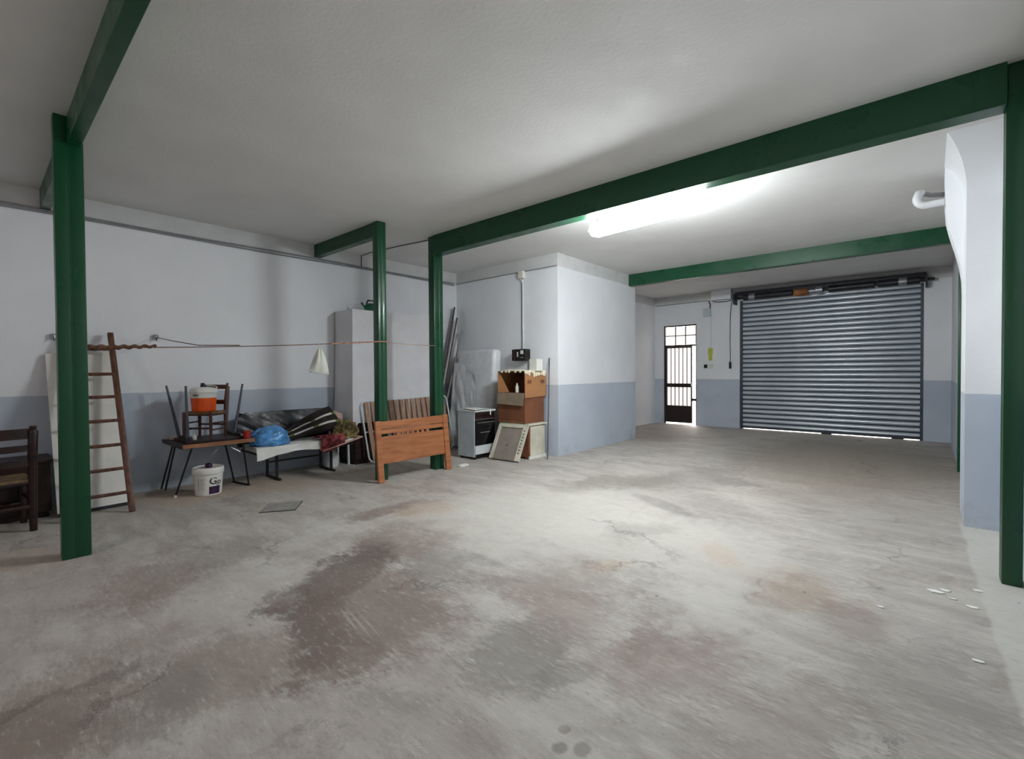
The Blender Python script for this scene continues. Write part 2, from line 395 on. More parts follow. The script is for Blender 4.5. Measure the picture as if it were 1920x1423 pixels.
# ---------------------------------------------------------------- the setting
BLOBS = [(-4.21,2.88,1.12,1.85,4.22,-0.6,'b',0.8,0.5),
 (-3.4,2.49,1.32,1.91,1.88,-1.32,'b',0.75,0.6),
 (-3.21,1.84,0.75,2.09,3.22,1.0,'d',0.8,0.6),
 (-2.77,1.34,2.39,4.87,1.28,-1.5,'d',0.85,0.6),
 (-2.62,1.65,1.05,1.98,1.35,-0.7,'b',0.7,0.7),
 (-2.27,1.24,1.33,3.16,4.4,-2.24,'b',0.6,0.7),
 (-2.71,2.39,2.54,2.85,1.69,-1.99,'g',0.55,0.7),
 (-1.95,2.06,4.36,4.1,3.94,-4.61,'l',0.7,0.5),
 (-2.0,2.66,1.79,1.45,2.73,-2.16,'b',0.45,0.7),
 (-1.69,2.35,2.64,1.88,1.65,-1.93,'q',0.55,0.9),
 (-1.58,1.89,2.75,2.28,2.26,-2.63,'g',0.6,0.7),
 (-1.3,1.86,4.45,3.9,9.78,-6.64,'g',0.45,0.6),
 (-0.94,2.36,3.32,0.99,1.04,-2.52,'q',0.6,0.9),
 (-1.05,2.44,5.05,1.66,1.7,-4.31,'b',0.5,0.7),
 (-3.05,5.44,1.11,0.64,1.78,-1.4,'o',0.7,0.5),
 (-2.45,6.3,1.34,0.57,1.78,-0.75,'g',0.5,0.7),
 (-1.63,4.88,1.93,0.45,-0.75,-1.48,'g',0.35,0.8),
 (-0.69,3.58,3.47,0.37,-0.08,-3.13,'p',0.6,0.8),
 (-0.33,3.31,5.89,-0.1,-1.05,-4.54,'b',0.45,0.7),
 (-0.03,2.81,3.36,-0.38,-0.15,-1.8,'g',0.4,0.9),
 (-0.43,2.21,3.43,0.67,2.71,-3.14,'b',0.35,0.8),
 (-1.04,9.31,0.61,0.06,0.15,-0.43,'o',0.8,0.9),
 (-0.7,8.51,0.73,0.06,0.14,-0.35,'p',0.3,0.9),
 (-4.56,10.62,1.2,0.52,0.46,-0.59,'b',0.5,0.7),
 (-0.57,5.89,1.2,0.08,-0.09,-0.9,'g',0.25,0.9),
 (-4.02,0.69,0.34,3.03,2.65,-0.26,'b',0.45,0.8),
 (-2.82,0.27,-0.06,3.64,2.55,-0.19,'b',0.5,0.9),
 (-2.7,0.14,-0.02,5.83,3.96,-2.54,'b',0.5,0.9),
 (-3.2,0.67,0.51,4.82,4.76,-0.27,'b',0.35,0.9),
 (-2.42,0.41,0.52,5.15,4.85,-3.18,'g',0.35,0.9),
 (-2.59,0.79,0.48,3.09,3.21,-0.42,'b',0.5,0.9),
 (-2.6,0.6,0.43,7.51,5.22,0.46,'g',0.5,0.9),
 (-4.26,1.28,0.56,2.47,3.01,0.24,'g',0.35,0.8),
 (-1.71,1.23,2.87,3.95,3.92,-4.55,'g',0.3,0.9),
 (-1.1,1.56,31.76,22.35,25.37,-29.4,'d',0.5,0.6),
 (-0.99,1.52,24.43,15.77,16.96,-19.64,'o',0.7,0.6),
 (-1.06,1.47,24.96,17.81,23.06,-26.69,'g',0.7,0.6),
 (-1.32,1.3,5.59,5.62,6.85,-7.93,'b',0.25,0.8),
 (-3.12,3.87,0.6,0.49,0.9,-0.75,'l',0.75,0.9),
 (-2.0,3.76,0.84,0.45,0.95,-1.13,'l',0.8,0.9),
 (-1.25,3.7,1.98,0.57,0.46,-1.42,'l',0.7,0.7),
 (-3.43,1.25,0.64,2.8,2.32,0.44,'l',0.45,0.8),
 (-1.02,3.01,4.4,1.49,2.11,-2.47,'l',0.6,0.6),
 (-4.13,2.05,1.02,2.91,5.99,2.54,'l',0.4,0.7),
 (-1.21,1.57,5.05,3.86,8.06,-9.35,'l',0.4,0.7),
 (-6.63,2.25,0.28,0.85,1.7,-0.82,'t',0.6,0.8),
 (-6.71,1.42,0.45,2.2,2.18,-1.38,'t',0.6,0.8),
 (-5.27,0.29,0.17,3.82,3.14,-2.43,'t',0.35,0.9),
 (-4.02,3.11,2.3,3.27,4.32,-1.18,'t',0.5,0.6),
 (-1.79,3.11,5.27,3.43,10.75,-6.63,'t',0.5,0.6),
 (-1.93,3.91,2.79,1.37,2.89,-3.42,'o',0.3,0.8),
 (-1.22,3.86,6.11,0.83,-4.03,-5.56,'t',0.4,0.7),
 (-2.56,1.44,7.22,3.1,-25.11,-118.22,'l',0.35,0.9),
 (-2.49,1.46,5.75,2.59,-25.7,-127.12,'l',0.4,0.9),
 (-2.43,1.49,6.74,3.18,-24.14,-125.3,'l',0.3,0.9),
 (-0.42,2.81,6.08,0.06,-3.32,-44.89,'l',0.35,0.9),
 (-2.18,4.92,2.76,0.93,-3.44,-7.46,'g',0.5,0.7),
 (-1.86,6.47,3.12,0.84,1.17,-4.28,'g',0.5,0.6)]
H = 3.46
XL, XR, YF, YB = -7.27, .5, 12.6, -5.6
M['floor'] = floor_material(BLOBS)
struct(MB().box((XL-.2, YB-.2, -.12), (XR+.3, YF+.22, 0)).build('floor', M['floor'], loc=(-3.4, 3.5, 0)))
struct(MB().box((XL-.2, YB-.2, H), (XR+.3, YF+.22, H+.15)).build('ceiling', M['ceiling'], loc=(-3.4, 3.5, H)))
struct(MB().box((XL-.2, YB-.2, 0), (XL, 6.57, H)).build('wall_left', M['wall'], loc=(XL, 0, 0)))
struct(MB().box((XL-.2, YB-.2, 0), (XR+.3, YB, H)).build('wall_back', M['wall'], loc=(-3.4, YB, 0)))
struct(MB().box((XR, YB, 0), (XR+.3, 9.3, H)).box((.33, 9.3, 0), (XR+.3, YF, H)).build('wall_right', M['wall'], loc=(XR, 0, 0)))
# the boxed-in block in the corner and the recess wall behind it
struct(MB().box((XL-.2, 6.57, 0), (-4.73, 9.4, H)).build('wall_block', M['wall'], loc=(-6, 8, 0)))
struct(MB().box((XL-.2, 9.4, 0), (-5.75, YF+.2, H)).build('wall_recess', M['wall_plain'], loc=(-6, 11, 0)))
DX0, DX1, DZ = -5.49, -4.60, 2.67
SX0, SX1, SZ = -3.53, -.08, 3.165
w = MB()
for x0, x1, z0, z1 in ((-5.75, DX0, 0, H), (DX0, DX1, DZ, H), (DX1, SX0, 0, H), (SX0, SX1, SZ, H), (SX1, XR+.3, 0, H)):
    w.box((x0, YF, z0), (x1, YF+.2, z1))
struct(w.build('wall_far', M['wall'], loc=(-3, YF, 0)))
struct(MB().box((-30, YF+.22, -.12), (25, 40, -.005)).build('pavement', M['street'], loc=(-3, 20, 0)))
# rendered pier on the right with its haunched top
pr = [(0, .25, 6.0), (3.08, .25, 6.0), (3.14, .248, 5.99), (3.20, .24, 5.95), (3.26, .225, 5.89), (3.32, .205, 5.815), (3.37, .18, 5.735), (3.41, .155, 5.655), (3.44, .13, 5.575), (H, .105, 5.50)]
pv = [p for z, x, y in pr for p in ((x, y, z), (XR, y, z), (XR, 6.45, z), (x, 6.45, z))]
pf_ = [(i*4+k, i*4+(k+1) % 4, i*4+4+(k+1) % 4, i*4+4+k) for i in range(len(pr)-1) for k in range(4)] + [(3, 2, 1, 0), tuple(len(pr)*4-4+k for k in range(4))]
haunch = [(.25, 0), (.25, 2.2), (.245, 2.35), (.225, 2.5), (.19, 2.66), (.15, 2.82), (.125, 2.95), (.115, 3.1), (.11, H), (XR, H), (XR, 0)]
M['pier'] = wall_material('painted_pier', band=9.0)
struct(MB().add(pv, pf_).build('wall_pier', M['pier'], loc=(.4, 6.2, 0), smooth=True))
struct(MB().prism(haunch, 6.45, 6.76, 'y').build('wall_haunch', M['pier'], loc=(.4, 6.7, 0), smooth=True))

# ---------------------------------------------------------------- green steelwork
def post(label, x0, x1, y0, y1, top=H):
    t = thing('steel_post', label, 'post', ((x0+x1)/2, (y0+y1)/2, 0), 'green steel posts')
    ym = (y0 + y1) / 2
    MB().box((x0, y0, 0), (x1, ym-.0015, top)).build('channel', M['green'], t, bevel=.007, smooth=True)
    MB().box((x0, ym+.0015, 0), (x1, y1, top)).build('channel', M['green'], t, bevel=.007, smooth=True)
    wd = MB()
    for xx in (x0+.001, x1-.001): wd.box((xx-.002, ym-.004, 0), (xx+.002, ym+.004, top))
    wd.build('weld_seam', M['green'], t)
    return t
post('green steel post in the left foreground in front of the wooden ladder', -5.17, -5.05, .44, .615)
post('green steel post carrying the short beam, left end of the wooden headboard', -5.61, -5.49, 3.57, 3.70)
post('green steel post at the left end of the long beam with the lamp', -5.62, -5.49, 4.52, 4.69)
post('green steel post at the right edge of the picture under the long beam', .375, .475, 4.55, 4.70)
post('thin-looking green steel post half hidden behind the white pier', .308, .42, 9.1, 9.25)
def beam(label, x0, x1, y0, y1, z0):
    t = thing('steel_beam', label, 'beam', ((x0+x1)/2, (y0+y1)/2, z0), 'green steel beams')
    MB().box((x0, y0, z0), (x1, y1, z0+.014)).build('bottom_flange', M['green'], t, bevel=.004)
    MB().box((x0, y0+.004, z0+.015), (x1, y1-.004, H-.001)).build('web', M['green'], t)
    return t
beam('long green beam crossing the ceiling above the fluorescent lamp', -5.49, .375, 4.50, 4.66, 3.18)
beam('green beam crossing the ceiling just before the roller shutter', -4.73, .50, 9.1, 9.23, 3.22)
beam('short green beam running from the left wall to the post by the wardrobe', XL, -5.61, 3.58, 3.69, 3.27)
beam('green beam at the upper left running overhead out of the picture', XL, XR, .515, .60, 3.245)

# ---------------------------------------------------------------- lamps
def lamp(label, c, tilt, mat, hang):
    t = thing('fluorescent_lamp', label, 'lamp', c)
    T = TR(c, 0, 0, tilt)
    L = 1.30
    prof = [(-.075, .045), (-.085, .0), (-.083, -.045), (-.062, -.085), (0, -.1), (.062, -.085), (.083, -.045), (.085, 0), (.075, .045)]
    m = MB(T); xs = [-L/2, -L/2+.02, -L/2+.08, L/2-.08, L/2-.02, L/2]; ks = [.45, .8, 1, 1, .8, .45]
    vs_ = []; n = len(prof)
    for x, k in zip(xs, ks): vs_ += [(x, p*k, q*k) for p, q in prof]
    fs = [(i*n+j, i*n+j+1, (i+1)*n+j+1, (i+1)*n+j) for i in range(len(xs)-1) for j in range(n-1)] + [tuple(range(n)), tuple((len(xs)-1)*n+j for j in range(n))]
    fs += [(i*n, (i+1)*n, (i+1)*n+n-1, i*n+n-1) for i in range(len(xs)-1)]
    m.add(vs_, fs).build('diffuser', mat, t, smooth=True)
    MB(T).box((-L/2+.03, -.07, .046), (L/2-.03, .07, .065)).build('housing', M['white_plastic'], t, bevel=.008)
    for sx in (-1, 1):
        MB(T).tube([(sx*(L/2-.005), 0, -.005), (sx*(L/2+.02), 0, -.005), (sx*(L/2+.035), 0, -.005)], [.02, .018, .012], 10).build('end_cap', M['white_plastic'], t, smooth=True)
        p = T @ Vector((sx*(L/2-.12), 0, .064))
        h = MB()
        for q0, q1 in hang(p): h.bar(q0, q1, .02, .004, (1, 0, 0))
        h.build('hanger', M['grey_metal'], t)
    return t
lamp('lit white fluorescent lamp hanging beside the long green beam', (-2.36, 4.86, 3.135), R(-1.7), M['tube1'],
     lambda p: [((p.x, p.y-.05, p.z), (p.x, p.y-.05, H))])
lamp('added fluorescent fill lamp, unseen behind the camera in the back half of the garage', (-3.2, -3.2, 3.25), 0, M['fill_tube'],
     lambda p: [((p.x, p.y, p.z), (p.x, p.y, H))])

# ---------------------------------------------------------------- roller shutter (each slat a part)
sh = thing('roller_shutter', 'closed grey metal roller shutter filling the garage opening', 'shutter', ((SX0+SX1)/2, 12.65, 0))
NS, P0 = 28, .113
front = [(.014, -.004), (.014, .036), (.010, .0385), (-.006, .044), (-.016, .055), (-.020, .069), (-.018, .082), (-.010, .096), (.000, .106), (.007, .1125)]
poly = [(12.665 + p, q) for p, q in front] + [(12.665 + p + .005, q) for p, q in reversed(front)]
first = None
for i in range(NS):
    z = .022 + i * P0
    if first is None:
        first = MB().prism([(p, q + z) for p, q in poly], SX0+.035, SX1-.035, 'x').build('slat', M['shutter'], sh, smooth=True)
        first.data.materials.append(M['joint'])
        for p in first.data.polygons:
            if p.center.z < z + .0362 and abs(p.normal.x) < .5: p.material_index = 1
    else: copy_at(first, (0, 0, i * P0), sh)
MB().box((SX0+.035, 12.645, .016), (SX1-.035, 12.685, .05)).build('bottom_bar', M['rail'], sh, bevel=.004)
for xx in (-1.72, -.48): MB().box((xx-.10, 12.64, 0), (xx+.10, 12.69, .018)).build('floor_stop', M['black'], sh)
for x0, x1 in ((SX0, SX0+.06), (SX1-.05, SX1)):
    MB().box((x0, 12.612, 0), (x1, 12.634, 3.2)).box((x0, 12.70, 0), (x1, 12.79, 3.2)).build('guide_rail', M['rail'], sh, bevel=.003)
MB().box((SX0-.06, 12.42, 3.27), (SX1+.04, 12.59, 3.36)).build('lintel_box', M['drum'], sh, bevel=.006)
MB().tube([(SX0-.12, 12.44, 3.215), (SX1+.16, 12.44, 3.215)], .03, 14).build('shaft', M['black_metal'], sh, smooth=True)
for x0, x1 in ((-3.40, -2.36), (-1.66, -.86), (-.80, -.14)):
    MB().tube([(x0, 12.44, 3.215), (x1, 12.44, 3.215)], .075, 18).build('spring_drum', M['drum'], sh, smooth=True)
for x0 in (-3.27, -.47, -1.90):
    MB().tube([(x0, 12.435, 3.215), (x0+.13, 12.435, 3.215)], .088, 20).build('collar', M['grey_metal'], sh, smooth=True)
mo = MB().tube([(-2.32, 12.43, 3.20), (-2.04, 12.43, 3.20)], .082, 18).build('motor', M['rust'], sh, smooth=True)
MB().tube([(-2.03, 12.43, 3.21), (-1.91, 12.43, 3.21)], .06, 16).build('motor_gear', M['grey_metal'], mo, smooth=True)
for x0 in (SX0-.09, SX1+.02):
    MB().box((x0, 12.36, 3.06), (x0+.035, 12.6, 3.32)).build('end_bracket', M['drum'], sh, bevel=.005)

# ---------------------------------------------------------------- street door
dr = bpy.data.objects.new('door_1', None); COL.objects.link(dr); dr.location = ((DX0+DX1)/2, YF+.06, 0); dr['kind'] = 'structure'
dr['label'] = 'narrow dark steel door with glazed transom, daylight behind'
y0, y1 = YF+.03, YF+.08
MB().box((DX0, y0, 0), (DX0+.035, y1, DZ)).box((DX1-.03, y0, 0), (DX1, y1, DZ)).box((DX0, y0, DZ-.035), (DX1, y1, DZ)).box((DX0, y0, 2.10), (DX1, y1, 2.145)).build('door_frame', M['door_steel'], dr, bevel=.003)
XM = -4.725
lf = MB().box((DX0+.036, y0-.005, .04), (DX0+.075, y1, 2.098)).box((XM-.035, y0-.005, .04), (XM, y1, 2.098)).box((DX0+.075, y0-.005, 2.06), (XM-.035, y1, 2.098)).box((DX0+.075, y0-.005, 1.0), (XM-.035, y1, 1.10)).box((DX0+.075, y0-.005, .04), (XM-.035, y1, .09)).build('door_leaf', M['door_steel'], dr, bevel=.003)
MB().box((DX0+.075, y0+.01, .09), (XM-.035, y1-.015, .50)).build('kick_panel', M['door_steel'], lf)
for i in range(1, 6):
    xx = DX0+.075 + (XM-.035-DX0-.075) * i / 6
    MB().box((xx-.009, y0+.012, .50), (xx+.009, y0+.03, 2.06)).build('grille_bar', M['door_steel'], lf)
MB().box((XM-.03, y0-.03, 1.02), (XM-.008, y0-.005, 1.12)).build('lock', M['grey_metal'], lf, bevel=.004)
MB().box((XM, y0, .635), (DX1-.03, y1, .705)).build('side_crossbar', M['door_steel'], dr)
for i in range(3):
    a = DX0+.035 + (DX1-DX0-.065) * i / 3; b = DX0+.035 + (DX1-DX0-.065) * (i+1) / 3
    for j in range(2):
        zz = 2.145 + (DZ-.035-2.145) * j / 2; z2 = 2.145 + (DZ-.035-2.145) * (j+1) / 2
        MB().box((a+.006, y0+.02, zz+.005), (b-.006, y0+.026, z2-.005)).build('transom_pane', M['pane'], dr)
gb = MB()
for i in (1, 2):
    a = DX0+.035 + (DX1-DX0-.065) * i / 3
    gb.box((a-.010, y0+.01, 2.145), (a+.010, y0+.035, DZ-.035))
gb.box((DX0+.035, y0+.01, 2.383), (DX1-.03, y0+.035, 2.401)); gb.build('glazing_bars', M['door_steel'], dr)
for z0, z1 in ((.50, 1.0), (1.10, 2.06)):
    MB().box((DX0+.076, y0+.035, z0), (XM-.036, y0+.041, z1)).build('leaf_pane', M['pane'], lf)

# ---------------------------------------------------------------- fittings on the far wall
yf = YF
tag(MB().box((-4.16, yf-.22, 3.22), (-3.68, yf, H)).build('plaster_block', M['pier'], bevel=.01), 'small white plastered block under the ceiling beside the shutter drum', 'block')
tag(MB().box((-4.30, yf-.06, 3.24), (-4.18, yf, 3.42)).build('junction_box', M['ivory'], bevel=.008), 'white junction box high up between street door and shutter', 'junction box')
tag(MB().tube([(-5.7, yf-.012, 3.235), (-4.30, yf-.012, 3.25)], .009, 8).build('wall_cable', M['conduit'], smooth=True), 'thin grey cable running above the street door', 'cable')
t = thing('electric_box', 'small grey electrical box on wall to the right of the street door', 'electrical box', (-4.31, yf-.05, 2.83))
MB().box((-4.40, yf-.09, 2.84), (-4.22, yf, 3.04)).build('case', M['pale_enamel'], t, bevel=.008)
MB().box((-4.385, yf-.096, 2.855), (-4.235, yf-.09, 3.025)).build('cover', M['pale_enamel'], t)
MB().tube([(-4.245, yf-.03, 3.04), (-4.235, yf-.03, 3.14), (-4.26, yf-.03, 3.2), (-4.27, yf-.03, 3.24)], .014, 8).build('flexible_lead', M['cable'], t, smooth=True)
tag(MB().tube([(-4.225, yf-.008, 2.84), (-4.225, yf-.008, 2.02)], .006, 6).build('switch_cable', M['white_conduit']), 'thin white cable dropping from electrical box to the yellow tag', 'cable')
tag(MB().box((-4.30, yf-.008, 1.86), (-4.18, yf, 2.02)).box((-4.285, yf-.008, 1.70), (-4.195, yf, 1.86)).build('warning_tag', M['yellow'], bevel=.002), 'yellow-green paper tag on wall between door and shutter', 'tag')
t = thing('wall_switch', 'white wall switch with black knob below the yellow tag', 'switch', (-4.29, yf-.03, 1.5))
MB().box((-4.31, yf-.04, 1.51), (-4.18, yf, 1.60)).build('plate', M['ivory'], t, bevel=.006)
MB().box((-4.39, yf-.05, 1.51), (-4.315, yf, 1.60)).build('black_knob', M['black'], t, bevel=.006)
t = thing('pendant_control', 'black hanging push-button control on long thin cable beside the shutter', 'remote', (-3.74, yf-.06, 1.5))
MB().tube([(-3.66, yf-.12, 3.19), (-3.69, yf-.1, 3.14), (-3.72, yf-.06, 3.04), (-3.742, yf-.05, 2.8), (-3.745, yf-.05, 2.3), (-3.74, yf-.05, 1.66)], .008, 6).build('cable', M['cable'], t, smooth=True)
MB().box((-3.765, yf-.075, 1.49), (-3.715, yf-.03, 1.66)).build('handset', M['black'], t, bevel=.008)
tag(MB().tube([(-4.18, yf-.03, 3.23), (-4.12, yf-.05, 3.195), (-4.0, yf-.1, 3.175), (-3.8, yf-.12, 3.175), (-3.68, yf-.14, 3.195)], .009, 6).build('drum_cable', M['cable'], smooth=True), 'dark cable sagging in front of the white plaster block to the shutter', 'cable')

# ---------------------------------------------------------------- conduits and pipe
t = thing('wall_conduit', 'grey twin conduit running along the top of the left wall', 'conduit', (XL+.02, 0, 3.2))
for dz in (0, .03):
    MB().tube([(XL+.014, y, 3.215 + dz + .006 * math.sin(y * 1.7 + dz * 60)) for y in [-5 + .5 * i for i in range(24)]], .012, 8).build('pipe', M['conduit'], t, smooth=True)
tag(MB().tube([(-7.26, 6.555, 3.238), (-6.0, 6.555, 3.243), (-4.74, 6.555, 3.24)], .008, 8).build('block_cable', M['conduit'], smooth=True), 'thin grey cable along the top of the block wall above the fuse box', 'cable')
tag(MB().tube([(-5.60, 4.62, H-.012), (-6.3, 4.5, H-.012), (-7.0, 4.42, H-.012), (-7.25, 4.4, H-.03), (-7.255, 4.4, 3.25)], .007, 6).build('ceiling_cable', M['cable'], smooth=True), 'thin dark cable on ceiling running from post to left wall', 'cable')
t = thing('fuse_box', 'black fuse box with white conduit on the pale block wall', 'fuse box', (-5.46, 6.5, 1.64))
MB().box((-5.62, 6.42, 1.64), (-5.33, 6.57, 1.85)).build('case', M['black_plastic_box'], t, bevel=.012)
MB().box((-5.62, 6.395, 1.645), (-5.54, 6.42, 1.845)).build('side_cover', M['dark_wood'], t, bevel=.006)
MB().box((-5.43, 6.405, 1.76), (-5.37, 6.42, 1.825)).build('window', M['ivory'], t, bevel=.003)
MB().box((-5.51, 6.405, 1.71), (-5.49, 6.42, 1.80)).build('lever', M['white_metal'], t, bevel=.003)
MB().tube([(-5.43, 6.412, 1.69), (-5.40, 6.407, 1.705), (-5.37, 6.412, 1.69)], .008, 6).build('handle', M['grey_metal'], t)
MB().tube([(-5.485, 6.553, 1.85), (-5.485, 6.553, 3.1)], .016, 10).build('conduit', M['white_conduit'], t, smooth=True)
MB().tube([(-5.515, 6.56, 1.85), (-5.515, 6.56, 3.12)], .007, 8).build('lead', M['cable'], t, smooth=True)
MB().box((-5.56, 6.50, 3.12), (-5.44, 6.57, 3.25)).build('junction', M['ivory'], t, bevel=.008)
MB().tube([(-5.62, 6.55, 3.23), (-5.57, 6.53, 3.17), (-5.50, 6.53, 3.10), (-5.485, 6.54, 3.04)], .009, 8).build('loop', M['ivory'], t, smooth=True)
t = thing('drain_pipe', 'white plastic pipe elbow coming out of the right-hand pier under the ceiling', 'pipe', (0, 6.6, 3.1))
arc = [(.108, 6.5, 3.13), (.05, 6.5, 3.13), (-.03, 6.5, 3.13)] + [(-.03 - .075 * math.sin(a), 6.5, 3.205 - .075 * math.cos(a)) for a in [R(d) for d in (20, 40, 60, 80, 100, 120)]]
arc += [(-.09, 6.53, 3.27), (-.07, 6.6, 3.29)]
MB().tube(arc, .036, 14).build('elbow', M['pvc'], t, smooth=True)
MB().tube([(-.075, 6.57, 3.285), (.0, 6.66, 3.27), (.108, 6.70, 3.26)], .024, 12).build('branch', M['conduit'], t, smooth=True)

# ---------------------------------------------------------------- ladder
t = thing('ladder', 'weathered wooden ladder leaning on the left wall behind the foreground post', 'ladder', (-6.5, .9, 0))
b1, t1 = Vector((-6.28, 1.09, .0)), Vector((-7.155, 1.07, 1.93)); b0, t0 = Vector((-6.30, .60, .0)), Vector((-7.155, .76, 1.93))
for a, b in ((b0, t0), (b1, t1)): MB().bar(a + Vector((0, 0, .008)), b, .042, .055, (0, 1, 0)).build('rail', M['ladder_wood'], t, bevel=.009, smooth=True)
for z in (.205, .447, .691, .946, 1.203, 1.454, 1.737):
    k = z / 1.93
    MB().tube([b0.lerp(t0, k) + Vector((.01, 0, 0)), b0.lerp(t0, k).lerp(b1.lerp(t1, k), .5) + Vector((.013, 0, -.003)), b1.lerp(t1, k) + Vector((.01, 0, 0))], [.017, .019, .017], 8).build('rung', M['ladder_wood'], t, smooth=True)

# white panel behind the ladder
t = thing('spare_door', 'tall white spare door leaning on the left wall behind the ladder', 'door', (-6.8, .85, 0))
nb = Vector((-6.62, .55, .015)); nr = Vector((-6.66, 1.12, .015)); tl = Vector((-7.21, .53, 1.68)); tr = Vector((-7.21, 1.06, 1.72))
th = Vector((-.035, 0, -.012))
def quadslab(mb, a, b, c, d, off):
    return mb.add([a, b, c, d, a+off, b+off, c+off, d+off], [(0,1,2,3),(7,6,5,4),(0,4,5,1),(1,5,6,2),(2,6,7,3),(3,7,4,0)])
quadslab(MB(), nb, nr, tr, tl, th).build('leaf', M['white_plastic'], t)
quadslab(MB(), nb + Vector((.006, 0, -.012)), nr + Vector((.006, 0, -.012)), nr + Vector((.0, 0, .02)), nb + Vector((.0, 0, .02)), Vector((-.03, 0, 0))).build('bottom_edge', M['black_metal'], t)
quadslab(MB(), nr + Vector((.002, 0, 0)), nr + Vector((.0, .014, 0)), tr + Vector((.0, .014, 0)), tr + Vector((.002, 0, 0)), th).build('edge_strip', M['cream'], t)

# ---------------------------------------------------------------- wooden rush chairs
def rush_chair(label, loc, rz, w, d, sh_, bh, wood_, r=.016, tops=True, group=None):
    # local: width along x, back at +y, front at -y
    t = thing('rush_chair', label, 'chair', loc, group)
    T = TR(loc, rz)
    for sx in (-1, 1):
        MB(T).tube([(sx*w/2, -d/2, .0), (sx*w/2, -d/2, sh_*.6), (sx*w/2, -d/2, sh_+.015)], [r*.85, r*1.05, r], 10).build('front_leg', wood_, t, smooth=True)
        MB(T).tube([(sx*w/2, d/2, .0), (sx*w/2, d/2, sh_), (sx*w/2, d/2+.03*bh, (sh_+bh)/2), (sx*w/2, d/2+.07*bh, bh-.05), (sx*w/2, d/2+.072*bh, bh-.03), (sx*w/2, d/2+.075*bh, bh)], [r*.9, r*1.15, r*1.2, r*1.2, r*.7, r*.9], 10).build('back_post', wood_, t, smooth=True)
        for z in (sh_*.35, sh_*.62): MB(T).tube([(sx*w/2, -d/2, z), (sx*w/2, d/2, z)], r*.55, 8).build('side_stretcher', wood_, t, smooth=True)
        MB(T).tube([(sx*w/2, -d/2, sh_-.01), (sx*w/2, d/2, sh_-.01)], r*.8, 8).build('seat_rail', wood_, t, smooth=True)
    for sy, z in ((-1, sh_*.42), (1, sh_*.5), (-1, sh_-.01), (1, sh_-.01)):
        MB(T).tube([(-w/2, sy*d/2, z), (w/2, sy*d/2, z)], r*.7, 8).build('stretcher', wood_, t, smooth=True)
    MB(T).sheet(lambda u, v: ((u-.5)*(w+r), (v-.5)*(d+r), sh_ + .012 - .012*math.sin(math.pi*u)*math.sin(math.pi*v) + .003*math.sin(60*max(abs(u-.5)*w/d, abs(v-.5)))), 14, 14, .028).build('rush_seat', M['rush'], t, smooth=True)
    nb_ = 2 if bh < .8 else 3
    for i in range(nb_):
        zc = sh_ + (bh - sh_) * (.35 + .52 * i / (nb_-1)); hh = (.055 if bh < .8 else .095 if i == nb_-1 else .06)
        yo = d/2 + .07*bh*(zc - sh_)/(bh - sh_)
        MB(T).sheet(lambda u, v: ((u-.5)*w, yo + .02*math.sin(math.pi*u), zc + (v-.5)*hh), 10, 2, .014).build('back_slat', wood_, t, smooth=True)
    return t
rush_chair('dark wooden rush-seated chair seen from behind at left picture edge', (-6.44, .125, 0), R(-84), .42, .42, .46, .98, M['dark_wood'], .03)
# dark chest behind that chair
t = thing('wooden_chest', 'low dark wooden chest against the left wall behind the dark chair', 'chest', (-6.95, .0, 0))
MB().box((-7.24, -.75, .06), (-6.74, .52, .56)).build('body', M['dark_wood'], t, bevel=.006)
MB().box((-7.25, -.78, .56), (-6.71, .535, .59)).build('lid', M['dark_wood'], t, bevel=.006)
MB().box((-7.22, -.72, 0), (-6.77, .50, .06)).build('plinth', M['dark_wood'], t)
for y_ in (-.72, -.10): MB().box((-6.74, y_, .12), (-6.728, y_+.56, .50)).build('front_panel', M['dark_wood'], t, bevel=.004)

# ---------------------------------------------------------------- folding table and the things on it
TZ = .63
t = thing('folding_table', 'low wooden folding table with thin metal legs by the left wall', 'table', (-6.8, 1.95, 0))
MB().box((-7.20, 1.58, TZ-.03), (-6.40, 2.33, TZ)).build('table_top', M['dark_wood'], t, bevel=.004)
MB().box((-6.40, 1.57, TZ-.042), (-6.38, 2.345, TZ+.004)).build('front_edge', M['table_edge'], t, bevel=.003)
MB().box((-7.20, 1.555, TZ-.042), (-6.38, 1.575, TZ+.004)).build('side_edge', M['dark_wood'], t, bevel=.003)
MB().box((-7.20, 2.331, TZ-.042), (-6.40, 2.348, TZ+.004)).build('side_edge', M['dark_wood'], t, bevel=.003)
for p in ([(-7.12, 1.66, TZ-.03), (-7.20, 1.54, .012)], [(-6.50, 1.70, TZ-.03), (-6.62, 1.55, .012)], [(-7.02, 1.66, TZ-.03), (-7.10, 1.56, .012)],
          [(-7.05, 2.20, TZ-.03), (-6.93, 2.28, .012)], [(-6.50, 2.24, TZ-.03), (-6.60, 2.34, .012)]):
    MB().tube(p, .011, 8).build('leg', M['black_metal'], t, smooth=True)
MB().tube([(-6.94, 2.27, .013), (-6.58, 2.34, .013)], .012, 8).build('foot_bar', M['black_metal'], t, smooth=True)
MB().tube([(-6.48, 2.02, TZ-.04), (-6.46, 2.20, TZ-.16)], .008, 8).build('brace', M['grey_metal'], t, smooth=True)
MB().tube([(-6.622, 1.548, .0), (-6.618, 1.553, .03)], .014, 8).build('leg_tip', M['white_plastic'], t)

